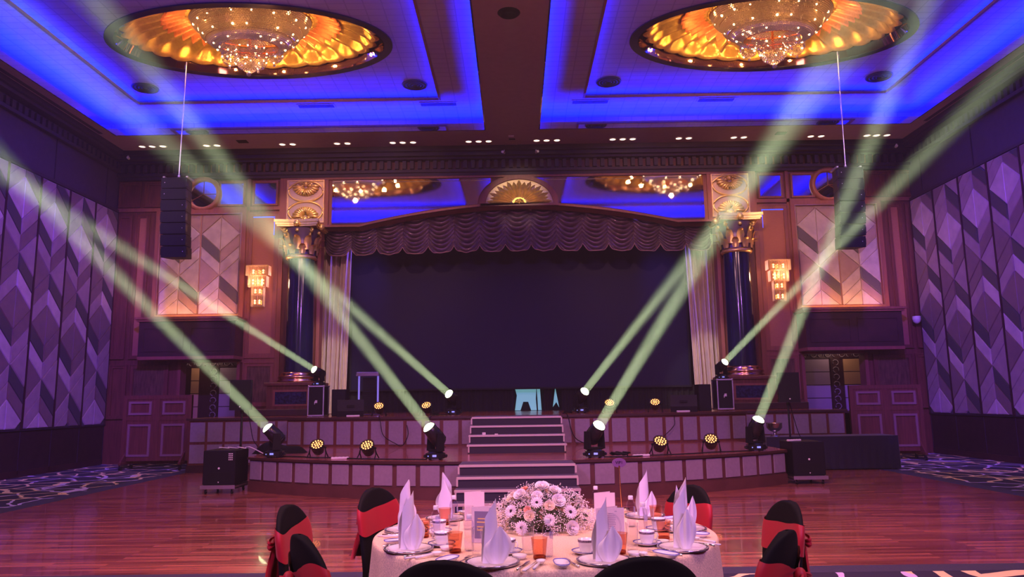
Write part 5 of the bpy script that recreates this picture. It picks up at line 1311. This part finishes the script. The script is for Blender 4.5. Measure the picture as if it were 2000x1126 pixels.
def mk_tray(loc, rz, label):
    t = thing('towel_dish', label, 'dish', loc, rz, 'oblong towel dishes')
    q = MB(); N = 40
    def sup(a, b_, z, i): tt = 2*PI*i/N; c, s_ = math.cos(tt), math.sin(tt); return (a*math.copysign(abs(c)**.6, c), b_*math.copysign(abs(s_)**.8, s_), z)
    rows = [(.045, .020, 0), (.066, .032, .014), (.068, .034, .019), (.064, .031, .018), (.045, .020, .006)]
    vs = [sup(a, b_, z_, i) for a, b_, z_ in rows for i in range(N)]; fs = [(k*N+i, k*N+(i+1) % N, (k+1)*N+(i+1) % N, (k+1)*N+i) for k in range(4) for i in range(N)]+[tuple(4*N+i for i in range(N))]
    q.add(vs, fs, 0, True); q.build('dish', M['porcelain'], t)
    q = MB(); q.tube([sup(.067, .033, .0195, i) for i in range(N+1)], .0018, 4); q.build('rim', M['blue_rim'], t); return t
def mk_cut(kind):
    def f(loc, rz, label):
        t = thing({'knife': 'table_knife', 'fork': 'table_fork', 'spoon': 'porcelain_spoon', 'stick': 'chopstick'}[kind], label, {'stick': 'chopstick'}.get(kind, kind), loc, rz)
        q = MB()
        if kind == 'knife':
            q.tube([(0, -.09, .004), (0, .0, .005)], [.0045, .0035], 6); q.build('handle', M['silver'], t)
            q = MB(); q.add([(-.006, .0, .004), (.006, .0, .004), (.007, .06, .004), (.001, .095, .004), (-.006, .06, .006)], [(0, 1, 2, 3, 4)]); q.box((-.005, 0, .002), (.006, .08, .004)); q.build('blade', M['silver'], t)
        elif kind == 'fork':
            q.tube([(0, -.09, .004), (0, .03, .005)], [.0045, .0025], 6); q.build('handle', M['silver'], t)
            q = MB(); q.box((-.010, .03, .004), (.010, .05, .007))
            for k in range(4): q.box((-.010+k*.0057, .05, .005), (-.0075+k*.0057, .09, .0075))
            q.build('tines', M['silver'], t)
        elif kind == 'spoon':
            q.tube([(0, -.07, .006), (0, .02, .012)], [.006, .007], 8); q.build('handle', M['porcelain'], t)
            q = MB(); q.lathe([(.001, .002), (.012, .004), (.020, .016), (.021, .020), (.018, .017), (.001, .006)], 20, 0, Matrix.Translation((0, .04, 0)), 1, 1.25, cap=False); q.build('bowl', M['porcelain'], t)
        else:
            q.tube([(0, -.11, .004), (0, .10, .004)], [.0035, .0022], 6); q.build('stick', M['white'], t)
        t['group'] = {'knife': 'table knives', 'fork': 'table forks', 'spoon': 'porcelain spoons', 'stick': 'white chopsticks'}[kind]
        return t
    return f
naprot = [.3, -.4, .1, .15, -.3, .5, .2, 2.9]
for i, (px, py, ph) in enumerate(seats):
    first_or_dup(ST, 'plate', mk_plate, (px, py, TZ), 0, 'silver-rimmed white charger plate of the '+ph)
    mk_napkin(i*.9)((px, py, TZ+.006), naprot[i], 'tall folded white napkin on the plate of the '+ph)
    fx, fy = TX-px, TY-py; L = math.hypot(fx, fy); fx /= L; fy /= L; rx, ry = fy, -fx; rz = math.atan2(fy, fx)-PI/2
    P = lambda r_, f_: (px+rx*r_+fx*f_, py+ry*r_+fy*f_, TZ)
    first_or_dup(ST, 'knife', mk_cut('knife'), P(.145, -.005), rz, 'silver table knife right of the plate of the '+ph)
    first_or_dup(ST, 'fork', mk_cut('fork'), P(-.145, .02), rz, 'silver fork left of the plate of the '+ph)
    if i not in (5, 6):
        first_or_dup(ST, 'stick', mk_cut('stick'), P(.175, .0), rz, 'white chopstick beside the knife of the '+ph+', nearer the plate')
        first_or_dup(ST, 'stick', mk_cut('stick'), P(.185, .0), rz-.02, 'white chopstick beside the spoon of the '+ph+', farther from the plate')
    first_or_dup(ST, 'spoon', mk_cut('spoon'), P(.21, .0), rz, 'white porcelain spoon right of the chopsticks of the '+ph if i not in (5, 6) else 'white porcelain spoon right of the knife of the '+ph)
    first_or_dup(ST, 'tray', mk_tray, P(-.205, -.02) if i != 0 else P(-.19, .03), rz+1.35, 'oblong white towel dish with blue rim left of the '+ph)
cups = [(-.38, 3.83, 0), (-.05, 3.62, 2), (.315, 3.59, 3), (.63, 3.78, 4), (.76, 4.17, 5), (.52, 4.62, 6), (-.20, 4.62, 7), (-.43, 4.2, 1)]
for x, y, i in cups:
    first_or_dup(ST, 'saucer', mk_saucer, (x, y, TZ), 0, 'white saucer with blue rim under the cup of the '+seats[i][2])
    first_or_dup(ST, 'cup', mk_cup, (x, y, TZ+.0045), {3: .15, 4: .2, 0: 2.6, 2: -.6, 1: 2.8}.get(i, .4), 'white tea cup with patterned band by the '+seats[i][2])
for x, y, i in [(-.30, 3.66, 0), (-.50, 4.07, 1), (.095, 3.49, 2), (.47, 3.585, 3), (.74, 3.92, 4), (.80, 4.45, 5), (-.425, 4.47, 7)]:
    first_or_dup(ST, 'amber', mk_amber, (x, y, TZ), R_.uniform(0, 6), 'amber tumbler by the '+seats[i][2])
for x, y, i in [(-.235, 3.70, 0), (-.43, 4.02, 1), (.135, 3.54, 2), (.42, 3.77, 3), (.655, 4.03, 4), (.635, 4.31, 5), (.49, 4.80, 6), (-.37, 4.43, 7)]:
    first_or_dup(ST, 'bottle', mk_bottle, (x, y, TZ), R_.uniform(-1, 1), 'clear water bottle with white cap by the '+seats[i][2])
for x, y, i in [(-.19, 3.60, 0), (.045, 3.60, 2), (.54, 3.66, 3), (.70, 4.12, 5), (-.28, 4.30, 7), (-.33, 3.98, 1)]:
    first_or_dup(ST, 'glass', mk_glass, (x, y, TZ), 0, 'clear highball glass by the '+seats[i][2])
for x, y, i in [(-.345, 3.72, 0), (-.44, 4.12, 1), (.005, 3.50, 2), (.53, 3.53, 3), (.71, 3.80, 4)]:
    first_or_dup(ST, 'dish', mk_dish, (x, y, TZ), 0, 'small white sauce dish by the '+seats[i][2])

# menu cards standing open
def card(loc, rz, w_, h, label, face, sides=2, op=.55):
    t = thing('menu_card', label, 'menu', loc, rz, 'standing folded cards')
    T2 = Matrix.Rotation(PI-2*op, 4, 'Z')
    q = MB(); q.box((0, -.0008, 0), (w_, .0008, h)); q.build('front_leaf', M['paper'], t)
    q = MB(); q.box((0, -.0008, 0), (w_, .0008, h), 0, Matrix.Rotation(op, 4, 'Z')); q.build('back_leaf', M['paper'], t)
    q = MB()
    if face == 'gold':
        q.box((w_*.14, -.0016, h*.12), (w_*.88, -.0009, h*.88), 0)
        q.box((w_*.30, -.0022, h*.66), (w_*.74, -.0016, h*.69), 1, Matrix.Rotation(0, 4, 'Y'))
        for k, z_ in enumerate((.56, .43, .34)): q.box((w_*.26, -.0022, h*z_), (w_*.76, -.0016, h*(z_+.035)), 1)
        q.build('print', [M['print_grey'], M['print_gold']], t)
    elif face == 'text':
        for k in range(13):
            a = .16+.04*abs(math.sin(k)); q.box((w_*.5-w_*a, -.0016, h*(.78-.048*k)), (w_*.5+w_*a, -.0009, h*(.79-.048*k)), 0)
        q.tube([(w_*.5+w_*.38*math.cos(a_*PI/20), -.0012, h*.48+h*.38*math.sin(a_*PI/20)) for a_ in range(-9, 12)], .0006, 4)
        q.tube([(w_*.5+w_*.34*math.cos(a_*PI/20), -.0012, h*.48+h*.36*math.sin(a_*PI/20)) for a_ in range(-9, 12)], .0005, 4)
        q.box((w_*.66, -.0016, h*.9), (w_*.74, -.0009, h*.915)); q.build('print', M['print'], t)
    return t
M['print_grey'] = mat('menu_grey_print', (.24, .20, .30), .6)
card((-.32, 4.60, TZ), .10, .12, .165, 'plain ivory folded card behind the left napkins, farther back on the table', '')
card((-.235, 3.90, TZ), -.25, .11, .175, 'folded card with grey cover and gold lettering behind the front left napkin', 'gold')
card((.455, 4.56, TZ), .05, .125, .155, 'plain ivory folded card on the far right of the flowers', '')
card((.385, 3.79, TZ), .05, .14, .175, 'folded menu card with lines of text behind the front right napkin', 'text')

# table number sign
t = thing('table_sign', 'oval mauve sign reading VIP1 on a thin brass stand at the back of the table', 'sign', (.675, 4.98, TZ))
q = MB(); q.lathe([(.05, 0), (.05, .006), (.008, .012)], 24); q.build('base', M['brass'], t)
q = MB(); q.cyl((0, 0, .01), (-.008, 0, .26), .004, 8, 0, .003); q.cyl((-.008, 0, .255), (-.008, 0, .275), .006, 8); q.build('stem', M['brass'], t)
q = MB(); q.prism([(-.008+.046*math.cos(2*PI*i/32), .294+.030*math.sin(2*PI*i/32)) for i in range(32)], -.003, .003, 'y'); sb = q.build('board', M['sign_purple'], t)
fc = bpy.data.curves.new('lettering', 'FONT'); fc.body = 'VIP1'; fc.size = .026; fc.align_x = 'CENTER'; fc.align_y = 'CENTER'; fc.extrude = .0006
fo = bpy.data.objects.new('lettering', fc); C.objects.link(fo); fo.parent = sb; fo.location = (-.008, -.0042, .295); fo.rotation_euler = (PI/2, 0, 0); fc.materials.append(M['black'])
bpy.context.view_layer.update()
lm = bpy.data.meshes.new_from_object(fo.evaluated_get(bpy.context.evaluated_depsgraph_get()))
lo_ = bpy.data.objects.new('lettering', lm); C.objects.link(lo_); lo_.parent = sb; lo_.location = fo.location; lo_.rotation_euler = fo.rotation_euler
bpy.data.objects.remove(fo); lo_.name = 'lettering'

# flower centrepiece
FCX, FCY = .135, 4.31
t = thing('flower_arrangement', 'low mound of white gerberas, roses and gypsophila in the middle of the table', 'flowers', (FCX, FCY, TZ))
q = MB(); q.lathe([(.13, 0), (.17, .02), (.17, .05), (.10, .09), (.001, .12)], 24, 0, None, 1.1, .9, cap=False); q.build('foliage_base', M['leaf'], t)
RR = random.Random(3)
def dome_pt(a, e, k=1.0):   # a azimuth, e elevation 0..pi/2
    return Vector((.265*k*math.cos(e)*math.cos(a), .235*k*math.cos(e)*math.sin(a), .03+.185*k*math.sin(e)))
q = MB()
for i in range(150):
    a = RR.uniform(0, 2*PI); e = math.asin(RR.uniform(0, 1)); p = dome_pt(a, e, RR.uniform(.72, .98)); n = dome_pt(a, e).normalized()
    R = n.to_track_quat('Z', 'Y').to_matrix().to_4x4() @ Matrix.Rotation(RR.uniform(0, 6), 4, 'Z') @ Matrix.Rotation(RR.uniform(.2, 1.1), 4, 'X'); s_ = RR.uniform(.022, .04)
    q.add([(0, 0, 0), (s_*.35, s_*.6, .004), (0, s_*1.5, 0), (-s_*.35, s_*.6, .004), (0, s_*.7, -.002)], [(0, 1, 4), (1, 2, 4), (2, 3, 4), (3, 0, 4)], 0 if RR.random() < .75 else 1, False, Matrix.Translation(p) @ R)
q.build('leaves', [M['leaf'], M['leaf_brown']], t)
q = MB(); stems = MB()
for i in range(520):
    a = RR.uniform(0, 2*PI); e = math.asin(RR.uniform(-.12, 1)); k = RR.uniform(.86, 1.13); p = dome_pt(a, e, k); p0 = dome_pt(a+RR.uniform(-.1, .1), e, .6)
    p.z = max(p.z, .012)
    stems.tube([p0, p], .0006, 3)
    for j in range(RR.randint(7, 12)):
        o = Vector((RR.gauss(0, .012), RR.gauss(0, .012), RR.gauss(0, .010))); r = RR.uniform(.0022, .0042)
        q.add([tuple(p+o+Vector(v)*r) for v in ((1, 0, 0), (-1, 0, 0), (0, 1, 0), (0, -1, 0), (0, 0, 1), (0, 0, -1))], [(0, 2, 4), (2, 1, 4), (1, 3, 4), (3, 0, 4), (2, 0, 5), (1, 2, 5), (3, 1, 5), (0, 3, 5)])
for i in range(26):     # sprays trailing to the right
    p = Vector((.22+RR.uniform(0, .09), -.02+RR.uniform(-.10, .12), RR.uniform(.02, .09)))
    for j in range(9):
        o = Vector((RR.gauss(0, .012), RR.gauss(0, .012), RR.gauss(0, .01))); r = RR.uniform(.0022, .004)
        q.add([tuple(p+o+Vector(v)*r) for v in ((1, 0, 0), (-1, 0, 0), (0, 1, 0), (0, -1, 0), (0, 0, 1), (0, 0, -1))], [(0, 2, 4), (2, 1, 4), (1, 3, 4), (3, 0, 4), (2, 0, 5), (1, 2, 5), (3, 1, 5), (0, 3, 5)])
g_ = q.build('gypsophila', M['petal'], t); g_['kind'] = 'stuff'
stems.build('gypsophila_stems', M['leaf'], t)
def gerbera(p, n, r, label=None):
    R = Matrix.Translation(p) @ n.normalized().to_track_quat('Z', 'Y').to_matrix().to_4x4()
    q = MB()
    for layer, (rr, z, off_) in enumerate(((1, 0, 0), (.85, .003, .2))):
        for i in range(16):
            a = 2*PI*i/16+off_; T = R @ Matrix.Rotation(a, 4, 'Z'); L = r*rr
            q.add([(r*.12, -.002, z), (L*.6, -r*.13, z+.006), (L, -.002, z+.004), (L, .002, z+.004), (L*.6, r*.13, z+.006), (r*.12, .002, z), (L*.6, 0, z+.002)], [(0, 1, 6), (1, 2, 6), (2, 3, 6), (3, 4, 6), (4, 5, 6), (5, 0, 6)], 0, False, T)
    g = q.build('gerbera', M['petal'], t)
    q = MB(); q.ball((0, 0, .004), r*.24, 7, 0, R, .6); q.build('flower_eye', M['flower_eye'], g)
def rose(p, n, r, m='petal'):
    R = Matrix.Translation(p) @ n.normalized().to_track_quat('Z', 'Y').to_matrix().to_4x4()
    q = MB()
    for layer in range(4):
        k = 1-layer*.22; cnt = 6-layer
        for i in range(cnt):
            a = 2*PI*i/cnt+layer*.6; T = R @ Matrix.Rotation(a, 4, 'Z')
            def pf(u, v):
                s_ = (u-.5)*2; rad = r*k*(.35+.65*v)*(1 if v < .8 else 1+.15*(v-.8)*5*(1-layer*.2)); an = s_*.62; return (rad*math.cos(an), rad*math.sin(an), r*(-.3+.75*v+layer*.10)-.12*r*s_*s_*v)
            q.grid(pf, 6, 4, 0, True, T)
    q.ball((0, 0, r*.25), r*.28, 6, 0, R); q.build('rose', M[m], t)
for a, e, k, r in ((-2.30, .45, 1.08, .038), (-1.98, .05, 1.10, .038), (-.98, .42, 1.08, .040), (-1.72, .72, 1.08, .034), (-1.45, .25, 1.04, .034)): gerbera(dome_pt(a, e, k), dome_pt(a, e)+Vector((0, -.08, .03)), r)
for a, e, k, r, m in ((-1.15, .75, 1.06, .034, 'petal'), (-1.05, .02, 1.12, .034, 'petal'), (-1.55, 1.32, 1.10, .036, 'petal'), (-2.4, .95, 1.06, .032, 'petal'), (-2.7, .85, 1.03, .030, 'petal_cream'), (-1.42, .62, 1.06, .026, 'petal_cream'), (-1.85, .35, 1.06, .026, 'petal_cream'), (-.9, 1.15, 1.05, .030, 'petal'), (-1.75, .95, 1.04, .028, 'petal'), (-2.9, 1.2, 1.04, .022, 'petal_peach'), (-1.93, .52, 1.03, .018, 'petal_peach'), (.3, .6, 1.02, .03, 'petal'), (2.2, .6, 1.02, .03, 'petal')):
    rose(dome_pt(a, e, k), dome_pt(a, e)+Vector((0, -.06, .03)), r, m)

# ------------------------------------------------------------------ covered chairs
HC = .93
def chair(loc, rz, label):
    """origin on the floor under the backrest; local -y is where the sitter looks"""
    t = thing('covered_chair', label, 'chair', loc, rz, 'black covered banquet chairs')
    def prof(z):     # half width of back
        if z < .46: return .205
        k = (z-.46)/(HC-.46); w_ = .205+.022*math.sin(min(1, k/.8)*PI*.5)
        if k > .62: w_ *= math.sqrt(max(0, 1-((k-.62)/.38)**2.1))
        return w_
    def bk(u, v):
        a = 2*PI*u; z = .40+(HC-.40)*(1-(1-v)**1.25)
        hw = prof(min(z, HC-.0001)); k = (z-.46)/(HC-.46); th = .034*(1-.35*max(0, k)) if hw > .03 else hw*.8
        c, s_ = math.cos(a), math.sin(a)
        x = hw*math.copysign(abs(c)**.6, c); y = th*math.copysign(abs(s_)**.75, s_)
        y += .03*(x/.23)**2*-1+.10*max(0, k)**1.2*.6
        return (x, y, z)
    q = MB(); q.grid(bk, 48, 34, 0, True, None, True); q.build('backrest', M['spandex'], t)
    def seat(u, v):
        a = 2*PI*u; c, s_ = math.cos(a), math.sin(a); sq = lambda w_, p: math.copysign(abs(w_)**p, w_)
        if v < .25: k = v/.25; return (.225*k*sq(c, .45), -.235+.225*k*sq(s_, .45), .475-.012*k**3)
        k = (v-.25)/.75; corner = abs(math.sin(2*a))**1.5
        r = .228-(.055*math.sin(PI*min(1, k*1.1)))*(1-corner)*.8+.0*k; z = .463-.455*k+.10*(1-corner)*max(0, k-.5)*1.6
        return (r*sq(c, .45), -.235+r*sq(s_, .45), z)
    q = MB(); q.grid(seat, 64, 26, 0, True, None, True); q.build('seat_cover', M['spandex'], t)
    for sx in (-1, 1):
        for y in (-.43, -.04): q = MB(); q.cyl((sx*.19, y, 0), (sx*.19, y, .42), .014); q.build('leg', M['black_gloss'], t)
    def band(u, v):
        a = 2*PI*u; c, s_ = math.cos(a), math.sin(a); z = .685+.145*v+.012*math.sin(a*1+.6)-.012*math.sin(a*2); hw = prof(min(z, HC-.05))+.006; k = (z-.46)/(HC-.46); th = .034*(1-.35*k)+.008
        x = hw*math.copysign(abs(c)**.6, c); y = th*math.copysign(abs(s_)**.75, s_)-.03*(x/.23)**2+.10*max(0, k)**1.2*.6
        gather = max(0, s_)*math.exp(-(x/.10)**2)
        z = z+(.76-z)*gather*.75; y += .004*math.sin(z*260)*gather+.012*gather
        return (x, y, z)
    q = MB(); q.grid(band, 72, 12, 0, True, None, True); sh = q.build('sash', M['red'], t)
    yb = .034*.75+.10*.66**1.2*.6+.03
    q = MB(); q.ball((0, yb+.01, .76), .026, 8, 0, None, 1.15)
    for s_, L, dz in ((-1, .15, -.235), (1, .09, -.27)):
        def tail(u, v): w_ = .016+.050*v; return (s_*(.01+L*v*.6)+(u-.5)*2*w_, yb+.012+.012*math.sin(u*9+v*3), .76+dz*v-.02*abs(u-.5)*v)
        q.grid(tail, 10, 12)
    for s_ in (-1, 1):
        def lp(u, v): a = PI*v; return (s_*(.10*math.sin(a)*.9), yb+.02+.02*math.sin(2*a)*.6+.006*math.sin(u*12), .755+.045*(u-.5)*math.sin(a)-.05*math.sin(a)*.5+.015*math.cos(a))
        q.grid(lp, 8, 12)
    q.build('bow', M['red'], t)
    return t
chairs = [(-1.19, 4.13, -4, 'black covered chair with red sash, left of the table, farther of the left pair'), (-.86, 3.24, 33, 'black covered chair with red bow, left of the table, nearer of the left pair'),
          (-.87, 4.86, -23, 'black covered chair with red sash at the far left of the table'), (1.05, 4.78, 204, 'black covered chair with red sash at the far right of the table, behind the napkins'),
          (1.37, 4.03, 184, 'black covered chair with red sash, right of the table, farther of the right pair'), (1.05, 3.19, 143, 'black covered chair with red bow, right of the table, nearer of the right pair'),
          (-.24, 2.72, 76, 'black covered chair back in front of the table, left of centre'), (.43, 2.74, 100, 'black covered chair back in front of the table, right of centre')]
proto = None
for x, y, f, lab in chairs:      # f: direction the sitter faces
    rz = math.radians(f)+PI/2
    if proto is None: proto = chair((x, y, 0), rz, lab)
    else: dup(proto, (x, y, 0), rz, lab)
